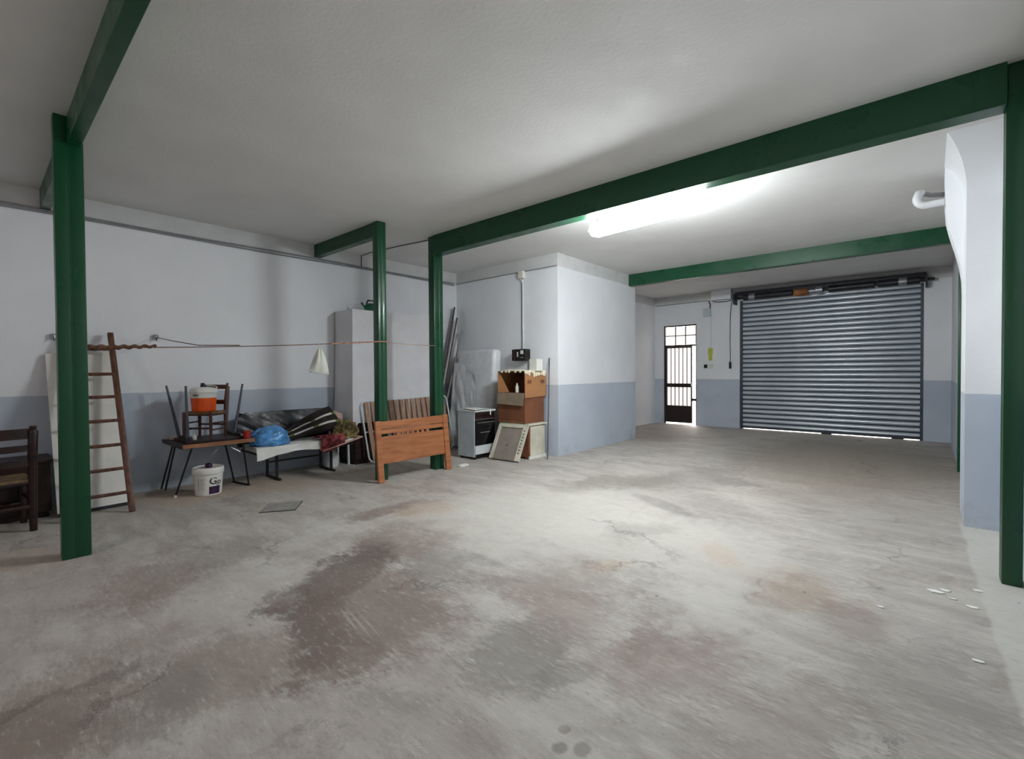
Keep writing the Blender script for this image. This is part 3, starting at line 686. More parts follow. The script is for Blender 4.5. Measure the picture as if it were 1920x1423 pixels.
# upside-down small table on it
t = thing('upturned_table', 'small brown table lying upside down with four thin metal legs in the air', 'table', (-6.78, 1.95, TZ))
MB().box((-7.02, 1.64, TZ+.001), (-6.50, 2.26, TZ+.028)).build('table_top', M['dark_wood'], t, bevel=.003)
for y_ in (1.67, 2.21): MB().box((-6.99, y_, TZ+.028), (-6.53, y_+.02, TZ+.065)).build('apron', M['dark_wood'], t)
for a, b in (((-6.95, 1.68, TZ+.028), (-6.99, 1.565, 1.30)), ((-6.59, 1.675, TZ+.028), (-6.57, 1.66, 1.30)), ((-6.72, 2.22, TZ+.028), (-6.75, 2.335, 1.305)), ((-6.97, 2.2, TZ+.028), (-7.02, 2.26, 1.27))):
    a, b = Vector(a), Vector(b)
    lg = MB().tube([a, b], [.019, .012], 10).build('leg', M['dark_rod'], t, smooth=True)
    MB().tube([b - (b-a).normalized()*.03, b + (b-a).normalized()*.006], .012, 10).build('rubber_tip', M['black'], lg, smooth=True)
CZ = TZ + .029
rush_chair('small reddish wooden chair standing on the table under the orange cooler', (-6.76, 1.905, CZ), R(38), .34, .27, .30, .67, M['old_wood'], .017)

# orange drinks cooler
cc = (-6.745, 1.89, CZ + .325)
t = thing('drinks_cooler', 'orange and white round drinks cooler with black cap on small chair', 'cooler', cc)
MB().lathe([(.118, 0), (.124, .005), (.128, .02), (.137, .165), (.138, .17)], 32, cc).build('tub', M['orange'], t, smooth=True)
MB().lathe([(.139, .17), (.140, .175), (.144, .228), (.146, .232)], 32, cc).build('white_band', M['white_plastic'], t, smooth=True)
MB().lathe([(.1, .233), (.154, .233), (.156, .238), (.155, .246), (.150, .25), (.146, .275), (.138, .285), (.07, .30), (.035, .303)], 32, cc).build('lid', M['white_plastic'], t, smooth=True)
MB().lathe([(.024, .30), (.034, .305), (.032, .326), (.016, .332), (.013, .352)], 14, cc).build('cap', M['black'], t, smooth=True)
hd = MB()
for sgn in (1,):
    hd.tube([(cc[0]+.145*math.cos(a), cc[1]+.145*math.sin(a), cc[2]+.24+.075*abs(math.sin((a-R(-20))*.5*1.0))) for a in [R(-20+18*k) for k in range(11)]], .006, 8)
hd.build('carry_handle', M['white_plastic'], t, smooth=True)
mk = MB()
for k in range(4):
    a = R(-62 + 7*k)
    ctr = Vector((cc[0]+.1425*math.cos(a), cc[1]+.1425*math.sin(a), cc[2]+.203))
    mk.obox(ctr, (.004, .011, .018), Matrix.Rotation(a, 3, 'Z'))
mk.build('small_print', M['ink'], t)
tag(MB().lathe([(.035, 0), (.04, .004), (.045, .09), (.043, .092), (.037, .01), (.01, .008)], 16, (-6.45, 2.275, TZ+.001)).build('red_cup', M['red'], smooth=True), 'small red plastic cup at the right end of the cluttered table', 'cup')
tag(MB().box((-7.14, 1.60, TZ+.001), (-7.03, 1.70, TZ+.03)).build('small_box', M['pink_card'], bevel=.003), 'small pale pink box on the left corner of the cluttered table', 'box')
tag(MB().lathe([(.022, 0), (.025, .004), (.025, .045), (.012, .055), (.012, .07)], 14, (-6.60, 1.745, CZ+.036-.036)).build('white_jar', M['white_plastic'], smooth=True), 'tiny white jar under the small chair on the cluttered table', 'jar')

# ---------------------------------------------------------------- paint bucket with lettering
bc = Vector((-6.535, 1.865, 0))
t = thing('paint_bucket', 'white plastic paint bucket with lid and purple label below the table', 'bucket', bc)
def brad(z): return .137 + .018 * z / .25
MB().lathe([(.13, 0), (.137, .006), (brad(.25), .25), (.152, .252)], 36, bc).build('body', M['white_plastic'], t, smooth=True)
MB().lathe([(.152, .253), (.163, .255), (.166, .265), (.166, .315), (.160, .327), (.150, .327), (.147, .318), (.02, .318)], 36, bc).build('lid', M['white_plastic'], t, smooth=True)
def on_bucket(pts_faces, mat, name, a0, z0, lift=.0015):
    vs_, fs = pts_faces; m = MB(); out = []
    for (x, y) in vs_:
        z = z0 + y; r = brad(z) + lift; a = a0 + x / .147
        out.append((bc.x + r*math.cos(a), bc.y + r*math.sin(a), z))
    return m.add(out, fs).build(name, mat, t)
def gridrect(w_, h_, nx=10, ny=2):
    vs_ = [(w_*i/nx, h_*j/ny) for j in range(ny+1) for i in range(nx+1)]
    return vs_, [(j*(nx+1)+i, j*(nx+1)+i+1, (j+1)*(nx+1)+i+1, (j+1)*(nx+1)+i) for j in range(ny) for i in range(nx)]
ab = math.atan2(-bc.y, -bc.x)      # side of the bucket that faces the room
on_bucket(gridrect(.125, .09), M['purple'], 'purple_label', ab + R(3), .02)
def letters(txt, size):
    cu = bpy.data.curves.new('lettering', 'FONT'); cu.body = txt; cu.size = size; cu.resolution_u = 3; cu.offset = .002
    ob = bpy.data.objects.new('lettering', cu); COL.objects.link(ob)
    bpy.context.view_layer.update()
    me = bpy.data.meshes.new_from_object(ob.evaluated_get(bpy.context.evaluated_depsgraph_get()))
    vs_ = [(v.co.x, v.co.y) for v in me.vertices]; fs = [tuple(p.vertices) for p in me.polygons]
    bpy.data.objects.remove(ob); bpy.data.meshes.remove(me); return vs_, fs
on_bucket(letters('G', .115), M['ink'], 'lettering', ab + R(3), .135, .002)
on_bucket(letters('o', .10), M['ink'], 'lettering', ab + R(36), .128, .002)
on_bucket(letters('.', .10), M['ink'], 'lettering', ab + R(31), .118, .002)
on_bucket(gridrect(.004, .15, 1, 6), M['ink'], 'printed_line', ab - R(42), .065)
for i in range(7): on_bucket(gridrect(.06 - .008*(i % 3), .006, 5, 1), M['pale_ink'], 'printed_line', ab - R(34), .075 + .02*i)
tag(MB().lump((-6.53, 1.87, .319), (.10, .07, .05), .2, 3, seed=4, nu=18, nv=10).build('purple_rag', M['purple'], smooth=True), 'scrap of dark purple cloth on the paint bucket lid', 'cloth')

# ---------------------------------------------------------------- day bed / bench
t = thing('day_bed', 'black-framed day bed with plastic-wrapped backrest against the left wall', 'bench', (-6.8, 3.05, 0))
for yy in (2.72, 3.50):
    MB().bar((-7.0, yy, .015), (-6.56, yy, .015), .03, .03).build('foot_bar', M['black_metal'], t)
    for xx in (-6.98, -6.66): MB().bar((xx, yy, .03), (xx, yy, .41), .03, .03, (0, 1, 0)).build('leg', M['black_metal'], t)
for xx in (-7.0, -6.44): MB().bar((xx, 2.40, .405), (xx, 3.74, .405), .03, .03).build('side_rail', M['black_metal'], t)
for yy in (2.42, 2.72, 3.50, 3.72): MB().bar((-7.0, yy, .405), (-6.44, yy, .405), .028, .028).build('cross_rail', M['black_metal'], t)
MB().bar((-6.98, 2.72, .20), (-6.98, 3.50, .20), .022, .022).build('stretcher', M['black_metal'], t)
MB().box((-7.0, 2.39, .42), (-6.43, 3.74, .485)).build('seat_pad', M['white_cloth'], t, bevel=.02, smooth=True, seg=3)
Tb = TR((-6.99, 2.99, .45), 0, 0, R(-11))
bk = MB(Tb); 
def backf(u, v):
    y = (u-.5)*1.27; z = v*.46
    if u < .12: z = min(z, .46 - .07*(1 - u/.12)**2)
    return (0 + .022*math.sin(math.pi*v)*math.sin(math.pi*u) + .008*noise.noise(Vector((y*3, z*5, 1))) + (.009*noise.noise(Vector((y*9+z*16, z*4, 3))) if u < .55 else .003*noise.noise(Vector((y*9, z*4, 3)))), y, z)
bk.sheet(backf, 60, 22, .07).build('backrest', M['black_film'], t, smooth=True)
# white sheet over the seat, hanging over the front edge
def hem(y):
    pts = [(2.37, .33), (2.45, .335), (2.62, .375), (2.85, .405), (3.0, .40), (3.18, .385), (3.3, .36), (3.42, .40)]
    for (a, b), (c, d) in zip(pts, pts[1:]):
        if y <= c: return b + (d-b)*(y-a)/(c-a)
    return .4
def sheetf(u, v):
    y = 2.37 + u*1.05
    if v < .6:
        return (-6.92 + .50*v/.6, y, .4885 + .006*noise.noise(Vector((y*5, v*6, 2))) + .006)
    k = (v-.6)/.4
    return (-6.405 + .012*math.sin(y*14)*k + .01*noise.noise(Vector((y*6, k*2, 4))), y, .49 + (hem(y)-.49)*k)
tag(MB().sheet(sheetf, 40, 20, .004).build('white_sheet', M['white_cloth'], smooth=True), 'white sheet spread over the day bed seat and hanging over its front', 'sheet')
tag(MB().lump((-6.61, 2.61, .503), (.44, .47, .24), .16, 2.0, -.5, .9, 2, 44, 26).build('blue_bag', M['blue_bag'], smooth=True), 'crumpled shiny blue plastic bag on left end of the day bed', 'bag')
def pillow(name, mat, Mw, size, label, cat, amp=.02, sag=0, taper=0):
    w_, h_, d_ = size; nu, nv = 30, 18; vs_, fs = [], []
    for sgn in (1, -1):
        for i in range(nu+1):
            for j in range(nv+1):
                u, v = i/nu*2-1, j/nv*2-1
                k = max(0, (1-abs(u)**3.2)*(1-abs(v)**3.2))**.5
                x = u*w_/2*(1-.05*v*v); tp = 1 - taper*(1-u)/2; y = v*h_/2*(1-.05*u*u)*tp + sag*(1-u*u) ; z = sgn*d_/2*k*(.4+.6*tp) + amp*noise.noise(Vector((u*2, v*2, sgn+.3)))*k
                vs_.append((x, y, z))
    o = (nu+1)*(nv+1)
    for i in range(nu):
        for j in range(nv):
            a = i*(nv+1)+j; fs.append((a, a+nv+1, a+nv+2, a+1)); fs.append((o+a, o+a+1, o+a+nv+2, o+a+nv+1))
    me = bpy.data.meshes.new(name); me.from_pydata(vs_, [], fs); me.update()
    import bmesh
    bm = bmesh.new(); bm.from_mesh(me); bmesh.ops.remove_doubles(bm, verts=bm.verts, dist=.0008); bmesh.ops.recalc_face_normals(bm, faces=bm.faces); bm.to_mesh(me); bm.free()
    for p in me.polygons: p.use_smooth = True
    me.materials.append(mat)
    ob = bpy.data.objects.new(name, me); COL.objects.link(ob); ob.matrix_world = Mw
    return tag(ob, label, cat)
def frame_from(u, v, c):
    u = Vector(u).normalized(); v = Vector(v); v = (v - u*v.dot(u)).normalized(); n = u.cross(v)
    m_ = Matrix((u, v, n)).transposed().to_4x4(); m_.translation = Vector(c); return m_
pillow('striped_cushion', M['striped'], frame_from((.02, .955, .29), (-.55, -.25, .80), (-6.72, 3.20, .655)), (.90, .44, .20), 'large dark cushion with pale stripes leaning on the day bed', 'cushion', .04, .03, .68)
tag(MB().lump((-6.58, 3.68, .49), (.36, .36, .25), .28, 2.6, -.5, .9, 5, 40, 22).build('olive_blanket', M['olive'], smooth=True), 'crumpled olive patterned blanket on right end of the day bed', 'blanket')
def redf(u, v):
    y = 3.20 + .36*u; w_ = noise.noise(Vector((y*7, v*5, 6)))
    if v < .45: return (-6.62 + .21*v/.45, y, .515 + .05*math.sin(math.pi*v/.9) + .012*w_)
    k = (v-.45)/.55
    return (-6.395 + .035*math.sin(math.pi*k) + .015*w_, y, .565 - .20*k - .03*k*math.sin(u*5))
tag(MB().sheet(redf, 24, 20, .012).build('red_cloth', M['red_cloth'], smooth=True), 'red patterned cloth folded over the front edge of the day bed', 'cloth')
tag(MB().lump((-6.87, 3.71, .492), (.18, .18, .26), .18, 2.4, -.5, .9, 8, 32, 18).build('maroon_cloth', M['maroon'], smooth=True), 'dark maroon folded cloth behind the olive blanket', 'cloth')
pillow('pink_pillow', M['pink_card'], frame_from((0, .9, -.35), (-.4, .2, .9), (-6.84, 3.70, .79)), (.20, .12, .06), 'small pale pink pillow tucked beside the striped cushion', 'pillow')
pc = MB(); quadslab(pc, Vector((-6.345, 3.22, .365)), Vector((-6.35, 3.84, .50)), Vector((-6.60, 3.86, .50)), Vector((-6.40, 3.58, .42)), Vector((.0, .006, -.012)))
tag(pc.build('pink_board', M['pink_card']), 'pale pink flat board sticking out from the front right of day bed', 'board')
tag(MB().lump((-6.97, 3.66, 0), (.24, .22, .26), .12, 2.2, -.6, .8, 11, 28, 16).build('white_bag', M['film'], smooth=True), 'white plastic bag on floor behind the right leg of day bed', 'bag')

# ---------------------------------------------------------------- clothesline
lz = lambda y: 1.665 + (1.865-1.665)*(y-.62)/3.0
lx = lambda y: -5.10 - .40*(y-.62)/3.0
sag = lambda y: -.02*math.sin(math.pi*(y-.62)/2.95)
t = thing('clothesline', 'thin brown clothesline stretched from the left post to the second post', 'clothesline', (-5.3, 2.1, 1.7))
MB().tube([(lx(y), y, lz(y)+sag(y)) for y in [.615 + .1*i for i in range(30)]], .0045, 6).build('cord', M['rope'], t, smooth=True)
coil = MB()
for s in range(3):
    pts = []
    for i in range(120):
        k = i/119; y = .615 + .47*k; a = 2*math.pi*(k*26 + s/3); rr = (.019*(1-.55*k))
        pts.append((lx(y) + rr*math.cos(a), y, lz(y) + rr*math.sin(a) + .006*math.sin(k*40)))
    coil.tube(pts, .006, 5)
coil.build('wound_end', M['rope'], t, smooth=True)
tw = MB()
for s in range(2):
    tw.tube([(lx(y)+.007*math.cos(y*70+s*math.pi), y, lz(y)+sag(y)+.007*math.sin(y*70+s*math.pi)) for y in [2.86+.012*i for i in range(60)]], .005, 5)
tw.build('twisted_end', M['pink_rope'], t, smooth=True)
lp = MB(); yv = 3.63
lp.tube([(-5.625, 3.555, 1.86), (-5.475, 3.555, 1.862), (-5.475, 3.715, 1.862), (-5.625, 3.715, 1.86)], .007, 6, True); lp.build('knot_loop', M['pink_rope'], t)
tag(MB().tube([(XL+.06, 1.52, 1.905), (-6.6, 1.56, 1.83), (-5.9, 1.62, 1.755), (-5.26, 1.80, 1.735)], .0045, 6).build('tie_cord', M['rope'], smooth=True), 'thin brown cord from the wall hook to the clothesline', 'cord')
tag(MB().tube([(-5.485, 3.70, 1.855), (-5.487, 4.1, 1.84), (-5.487, 4.52, 1.838)], .0035, 6).build('post_cord', M['pink_rope'], smooth=True), 'thin pale cord between the two posts behind the headboard', 'cord')
def hook(y, z, label):
    t = thing('wall_hook', label, 'hook', (XL+.02, y, z))
    MB().lathe([(.02, 0), (.028, .004), (.028, .05), (.018, .06)], 14, (XL+.03, y, z-.03)).build('insulator', M['grey_metal'], t, smooth=True)
    MB().tube([(XL, y, z), (XL+.04, y, z), (XL+.07, y, z-.02), (XL+.075, y, z-.05)], .006, 8).build('pin', M['dark_rod'], t, smooth=True)
hook(1.52, 1.91, 'grey metal hook on left wall holding the cord end')
hook(.60, 1.87, 'small metal hook on left wall beside the foreground post')
t = thing('hanging_bag', 'small off-white cloth bag hanging from the clothesline', 'bag', (-5.39, 2.70, 1.46))
yb, zb = 2.70, lz(2.70)+sag(2.70)
def bagf(u, v):
    a = 2*math.pi*u; k = v
    wy = .014 + .108*k**.8; wx = .010 + .05*math.sin(math.pi*min(1, k*.9))
    fold = .006*math.sin(a*7)*(1-k*.5)
    z = zb - .05 - .29*k - (.035*(math.sin(a)*.5) if k > .9 else 0)
    return (lx(yb) + (wx+fold)*math.cos(a), yb + (wy+fold)*math.sin(a) - .01*k, z)
MB().sheet(bagf, 40, 16, .003).build('pouch', M['bag_cloth'], t, smooth=True)
MB().sheet(lambda u, v: (lx(yb) + (u-.5)*.05, yb + (v-.5)*.22 -.01, zb - .335 + .008*math.sin(v*9)), 6, 10, .004).build('pouch_base', M['bag_cloth'], t, smooth=True)
MB().tube([(lx(yb), yb, zb+.004), (lx(yb), yb-.004, zb-.03), (lx(yb), yb, zb-.06)], .006, 6).build('strap', M['bag_cloth'], t, smooth=True)

# ---------------------------------------------------------------- wardrobe under a dust sheet, things around it
WX0, WX1, WY0, WY1, WZ = -7.24, -6.75, 3.93, 5.36, 2.42
t = thing('wardrobe', 'tall dark wardrobe mostly hidden under a white dust sheet', 'wardrobe', (-7, 4.6, 0))
MB().box((WX0, WY0, .06), (WX1, WY1, WZ)).build('carcass', M['dark_wood'], t, bevel=.004)
MB().box((WX0+.02, WY0+.02, 0), (WX1-.03, WY1-.02, .06)).build('plinth', M['dark_wood'], t)
ym = (WY0+WY1)/2
for a, b in ((WY0+.01, ym-.003), (ym+.003, WY1-.01)):
    d_ = MB().box((WX1, a, .08), (WX1+.02, b, WZ-.03)).build('door', M['dark_wood'], t, bevel=.003)
tag_sheet = thing('dust_sheet', 'white dust sheet draped over the tall wardrobe', 'dust sheet', (-7, 4.6, 2.4))
def nz(*p): return noise.noise(Vector(p))
def frontf(u, v):
    y = WY0-.02 + (WY1-WY0+.04)*u; lo = .66 + .04*nz(y*2, 1, 0) + (-.06 if u < .06 else 0)
    z = WZ+.02 - (WZ+.02-lo)*v
    return (WX1+.034 + .012*v*math.sin(y*9+z) + .012*nz(y*3, z*2, 5)*v + .02*v*v, y + (u-.5)*.05*v, z)
def sidef(u, v):
    x = WX0-.0 + (WX1+.034-WX0)*u; lo = .30 + .25*(u)**2
    z = WZ+.02 - (WZ+.02-lo)*v
    return (x, WY0-.022 - .014*v*abs(math.sin(x*14)) - .012*abs(nz(x*4, z*2, 8))*v - .05*v*v*(1-u), z)
def topf(u, v):
    x = WX0 + (WX1+.034-WX0)*u; y = WY0-.022 + (WY1-WY0+.044)*v
    return (x, y, WZ+.012 + .008*nz(x*6, y*4, 2) + .006)
MB().sheet(frontf, 50, 40, .003).build('front_fall', M['sheet'], tag_sheet, smooth=True)
MB().sheet(sidef, 20, 40, .003).build('side_fall', M['sheet'], tag_sheet, smooth=True)
MB().sheet(topf, 12, 30, .003).build('top_fold', M['sheet'], tag_sheet, smooth=True)
g0 = (-6.92, 4.36, WZ+.026)
t = thing('green_can', 'green plastic watering can on top of the sheeted wardrobe', 'can', g0)
MB().lathe([(.095, 0), (.105, .01), (.105, .09), (.09, .115), (.05, .13), (.045, .14)], 20, g0).build('body', M['green_plastic'], t, smooth=True)
MB().tube([(g0[0], g0[1]-.09, g0[2]+.05), (g0[0], g0[1]-.14, g0[2]+.10), (g0[0], g0[1]-.17, g0[2]+.14)], [.018, .014, .02], 8).build('spout', M['green_plastic'], t, smooth=True)
MB().tube([(g0[0], g0[1]-.08, g0[2]+.12), (g0[0], g0[1]-.05, g0[2]+.19), (g0[0], g0[1]+.05, g0[2]+.19), (g0[0], g0[1]+.1, g0[2]+.09)], .013, 8).build('handle', M['black'], t, smooth=True)

# slatted bed base leaning on the wardrobe
t = thing('slatted_bed_base', 'slatted wooden bed base in white metal frame leaning on the wardrobe', 'bed base', (-6.65, 4.95, 0))
LB, HB = 1.76, .965
O = Vector((-6.585, 4.10, .032)); ux = Vector((0, math.cos(R(1.2)), math.sin(R(1.2)))); uz = Vector((-.115, -.09, .96)).normalized(); un = ux.cross(uz)
pl = lambda a, b, c=0: O + ux*a + uz*b + un*c
rc = .09; path = []
for cx_, cz_, a0 in ((rc, rc, 180), (LB-rc, rc, 270), (LB-rc, HB-rc, 0), (rc, HB-rc, 90)):
    for k in range(7):
        a = R(a0 + 15*k); path.append(pl(cx_ + rc*math.cos(a), cz_ + rc*math.sin(a)))
MB().tube(path, .0155, 10, True).build('tube_frame', M['white_metal'], t, smooth=True)
for i in range(15):
    a = .055 + i*.1105
    s_ = MB(); quadslab(s_, pl(a, .01, .016), pl(a+.074, .01, .016), pl(a+.074, HB-.01, .016), pl(a, HB-.01, .016), un*.011)
    s_.build('slat', M['slat_wood'], t)
MB().tube([pl(.02, HB*.5, -.02), pl(LB-.02, HB*.5, -.02)], .012, 8).build('centre_rail', M['white_metal'], t, smooth=True)
t = thing('bed_leg_stand', 'thin white metal bed leg stand beside the wardrobe foot', 'stand', (-6.86, 3.95, 0))
MB().bar((-7.0, 3.79, .012), (-6.68, 3.89, .012), .02, .022).build('foot', M['white_metal'], t)
MB().bar((-6.79, 3.857, .02), (-6.80, 3.857, .33), .026, .026, (0, 1, 0)).build('upright', M['white_metal'], t)
MB().bar((-6.99, 3.795, .02), (-7.0, 3.795, .30), .022, .022, (0, 1, 0)).build('upright', M['white_metal'], t)

# ---------------------------------------------------------------- wooden headboard leaning on the two posts
t = thing('headboard', 'varnished wooden headboard leaning against the two green posts', 'headboard', (-5.40, 4.1, 0))
HO = Vector((-5.385, 0, 0)); hz = Vector((-.088, 0, .81)).normalized(); hn = Vector((hz.z, 0, -hz.x))
def hb(y0, y1, z0, z1, d0, d1, name, mat=M['headboard'], bv=.004, z0r=None, z1r=None):
    z0r = z0 if z0r is None else z0r; z1r = z1 if z1r is None else z1r
    m = MB(); vs_ = []
    for d_ in (d0, d1):
        for (y, z) in ((y0, z0), (y1, z0r), (y1, z1r), (y0, z1)): vs_.append(HO + hz*z + hn*d_ + Vector((0, y, 0)))
    m.add(vs_, [(0,1,2,3),(7,6,5,4),(0,4,5,1),(1,5,6,2),(2,6,7,3),(3,7,4,0)]); return m.build(name, mat, t, bevel=bv)
hb(3.475, 3.56, 0, .808, -.012, .028, 'leg'); hb(4.625, 4.72, 0, .818, -.012, .028, 'leg')
hb(3.56, 4.625, .70, .80, -.006, .022, 'top_rail', z1r=.812); hb(3.56, 4.625, .635, .694, -.006, .020, 'middle_rail')
hb(3.56, 4.625, .24, .600, -.004, .016, 'panel')
for k in range(7): hb(3.80+.085*k, 3.845+.085*k, .600, .635, -.002, .014, 'spacer', bv=0)

# ---------------------------------------------------------------- planks and mattress in the corner
def plank(label, a, b, w_, h_, mat):
    return tag(MB().bar(a, b, w_, h_, (.6, .8, 0)).build('plank', mat, bevel=.003), label, 'plank', 'planks leaning in the corner')
plank('longest dark plank leaning into the corner behind the mattress', (-6.97, 5.66, .02), (-7.19, 6.44, 2.74), .11, .03, M['plank'])
plank('dark plank leaning in the corner just in front of the longest one', (-7.02, 5.74, .02), (-7.12, 6.44, 2.52), .16, .025, M['plank'])
plank('grey weathered plank leaning in the corner nearest the mattress', (-7.06, 5.84, .02), (-7.03, 6.49, 2.28), .09, .03, M['plank_grey'])
t = thing('mattress', 'mattress in milky plastic standing upright against the block wall', 'mattress', (-6.45, 6.3, 0))
Tm = TR((-6.43, 6.25, 0), 0, R(-4))
MB(Tm).box((-.50, -.11, .012), (.50, .11, 1.87)).build('mattress_body', M['film'], t, bevel=.07, smooth=True, seg=5)
def wrapf(u, v):
    x = -.53 + .60*u; z = 1.60*(1-v) + .03
    return (x, -.135 - .05*abs(nz(x*5, z*2, 3)) - .06*v*(1-u) - .015*math.sin(x*22 + z*2)*v, z - .25*u*u*(1-v))
MB(Tm).sheet(wrapf, 36, 40, .003).build('loose_wrap', M['film'], t, smooth=True)

# ---------------------------------------------------------------- cooker
t = thing('gas_cooker', 'white gas cooker with black oven door beside the mattress', 'cooker', (-5.79, 5.67, 0))
cx0, cx1, cy0, cy1 = -6.0, -5.60, 5.43, 5.91
MB().box((cx0, cy0, .04), (cx1, cy1, .785)).build('body', M['pale_enamel'], t, bevel=.005)
for xx in (cx0+.03, cx1-.05):
    for yy in (cy0+.03, cy1-.05): MB().box((xx, yy, 0), (xx+.03, yy+.03, .04)).build('foot', M['black'], t)
MB().box((cx0-.005, cy0-.006, .785), (cx1+.025, cy1+.006, .815)).build('hob', M['white_metal'], t, bevel=.006)
MB().box((cx1, cy0+.01, .665), (cx1+.016, cy1-.01, .775)).build('control_panel', M['dark_wood'], t, bevel=.003)
for k in range(5): MB().tube([(cx1+.016, cy0+.07+.085*k, .72), (cx1+.038, cy0+.07+.085*k, .72)], .017, 12).build('knob', M['black'], t, smooth=True)
od = MB().box((cx1, cy0+.01, .235), (cx1+.02, cy1-.01, .655)).build('oven_door', M['black_glass'], t, bevel=.004)
MB().tube([(cx1+.02, cy0+.06, .605), (cx1+.045, cy0+.06, .61), (cx1+.045, cy1-.06, .61), (cx1+.02, cy1-.06, .605)], .008, 8).build('handle', M['grey_metal'], od, smooth=True)
MB().box((cx1+.020, cy0+.12, .435), (cx1+.0215, cy1-.13, .448)).build('emblem', M['grey_metal'], od)
MB().box((cx1, cy0+.01, .085), (cx1+.018, cy1-.01, .228)).build('warming_drawer', M['white_metal'], t, bevel=.004)
MB().box((cx1-.01, cy0+.015, .042), (cx1+.002, cy1-.015, .082)).build('kick_strip', M['black'], t)
rag = MB(); rag.sheet(lambda u, v: (-5.98 + .42*u, 5.44 + .30*v + .03*math.sin(5*u), .826 + .014*abs(nz(u*6, v*5, 9)) ), 24, 20, .004)
tag(rag.build('rag', M['white_cloth'], smooth=True), 'crumpled off-white rag lying on the cooker hob', 'cloth')
tg = MB().sheet(lambda u, v: (-5.572 + .002*v, 5.77 + .025*u, .822 - .10*v), 2, 6, .004)
tag(tg.build('paper_tag', M['paper']), 'small white paper tag hanging over the cooker front edge', 'tag')

# ---------------------------------------------------------------- stack of boxes
bx0, bx1, by0, by1 = -5.59, -4.985, 5.99, 6.50
t = thing('bottom_crate', 'cream-sided brown crate at the bottom of the box stack', 'crate', (-5.2, 6.25, 0))
MB().box((-5.52, 6.02, .03), (-4.93, 6.46, .555)).build('body', M['card_dark'], t, bevel=.004)
MB().box((-4.93, 6.05, .05), (-4.918, 6.44, .54)).build('side_board', M['cream'], t, bevel=.003)
MB().box((-4.94, 6.02, 0), (-4.912, 6.46, .05)).build('base_rail', M['white_card'], t, bevel=.003)
MB().box((-5.52, 6.02, 0), (-5.40, 6.46, .03)).box((-5.0, 6.02, 0), (-4.94, 6.46, .03)).build('runner', M['card_dark'], t)
MB().box((-5.55, 5.995, .555), (-4.905, 6.48, .585)).build('top_board', M['cream'], t, bevel=.003)
t = thing('middle_box', 'plain brown cardboard box in the middle of the stack', 'box', (-5.3, 6.25, .585))
MB().box((bx0, by0, .586), (bx1, by1, 1.085)).build('carton', M['card_dark'], t, bevel=.005)
MB().box((bx0+.02, by0-.002, .60), (bx1-.03, by0, .612)).build('seam', M['card'], t)
t = thing('open_box', 'open cardboard box with dried foam drips on top of the stack', 'box', (-5.3, 6.25, 1.087))
b0z, b1z = 1.088, 1.46; c5 = .006
MB().box((bx0, by0, b0z), (bx1, by1+.03, b0z+c5)).build('bottom', M['card_dark'], t)
MB().box((bx0, by0, b1z-c5), (bx1, by1+.03, b1z)).build('top', M['cream'], t)
MB().box((bx0, by0, b0z+c5), (bx0+c5, by1+.03, b1z-c5)).build('side', M['card'], t)
MB().box((bx1-c5, by0, b0z+c5), (bx1, by1+.03, b1z-c5)).build('side', M['card'], t)
MB().box((bx0+c5, by1+.024, b0z+c5), (bx1-c5, by1+.03, b1z-c5)).build('back', M['card_dark'], t)
f1 = MB(); quadslab(f1, Vector((bx1+.010, by0-.01, 1.01)), Vector((bx1+.010, by1+.05, 1.03)), Vector((bx1+.003, by1+.05, b1z-.02)), Vector((bx1+.003, by0-.005, b1z-.02)), Vector((.006, 0, 0)))
fl_ = f1.build('side_flap', M['card'], t)
for yy in (6.05, 6.40): MB().box((bx1+.0155, yy, 1.25), (bx1+.0175, yy+.10, 1.31)).build('tape_patch', M['card_dark'], fl_)
f2 = MB(); quadslab(f2, Vector((bx0, by0-.003, b0z+.005)), Vector((bx1, by0-.003, b0z+.005)), Vector((bx1-.01, by0-.035, .885)), Vector((bx0+.005, by0-.03, .90)), Vector((0, -.006, 0)))
f2.build('lower_flap', M['card_grey'], t)
f3 = MB(); quadslab(f3, Vector((bx0+.007, by0, b0z+.01)), Vector((bx0+.007, by0, b1z-.01)), Vector((bx0+.02, by0+.02, b1z-.015)), Vector((bx0+.19, by0+.08, b0z+.012)), Vector((.0, .006, 0)))
f3.build('inner_flap', M['card'], t)
fo = MB(); random.seed(3)
yy = by0
while yy < by1+.05:
    L_ = random.uniform(.02, .10); fo.lump((bx1+.018, yy, b1z-.01-L_), (.026, .045, L_+.025), .15, 3, -.9, .8, int(yy*100), 10, 8); yy += random.uniform(.035, .06)
fo.build('foam_drips', M['foam'], t, smooth=True)
fo = MB(); xx = bx0+.1
while xx < bx1:
    fo.lump((xx, by0-.006, b1z-.03), (.05, .02, .038), .15, 3, -.9, .8, int(-xx*90), 10, 8); xx += random.uniform(.07, .15)
fo.lump(((bx0+bx1)/2-.03, by0+.12, b1z), (.5, .2, .025), .2, 3, -.5, .7, 9, 24, 8); fo.build('foam_rim', M['foam'], t, smooth=True)
tag(MB().lathe([(.025, 0), (.03, .005), (.03, .10), (.014, .13), (.014, .16)], 14, (-5.22, 6.07, b0z+c5+.001)).build('bottle', M['white_plastic'], smooth=True), 'small white bottle standing inside the open cardboard box', 'bottle')
t = thing('white_carton', 'small creamy white carton on top of the box stack', 'carton', (-4.98, 6.3, b1z))
MB().box((-5.09, 6.24, b1z+.012), (-4.93, 6.40, b1z+.20)).build('carton', M['white_card'], t, bevel=.004)
MB().box((-5.135, 6.24, b1z+.012), (-5.105, 6.40, b1z+.16)).build('insert', M['grey_metal'], t, bevel=.003)
MB().box((-5.14, 6.22, b1z+.001), (-4.92, 6.42, b1z+.012)).build('base_card', M['white_card'], t)
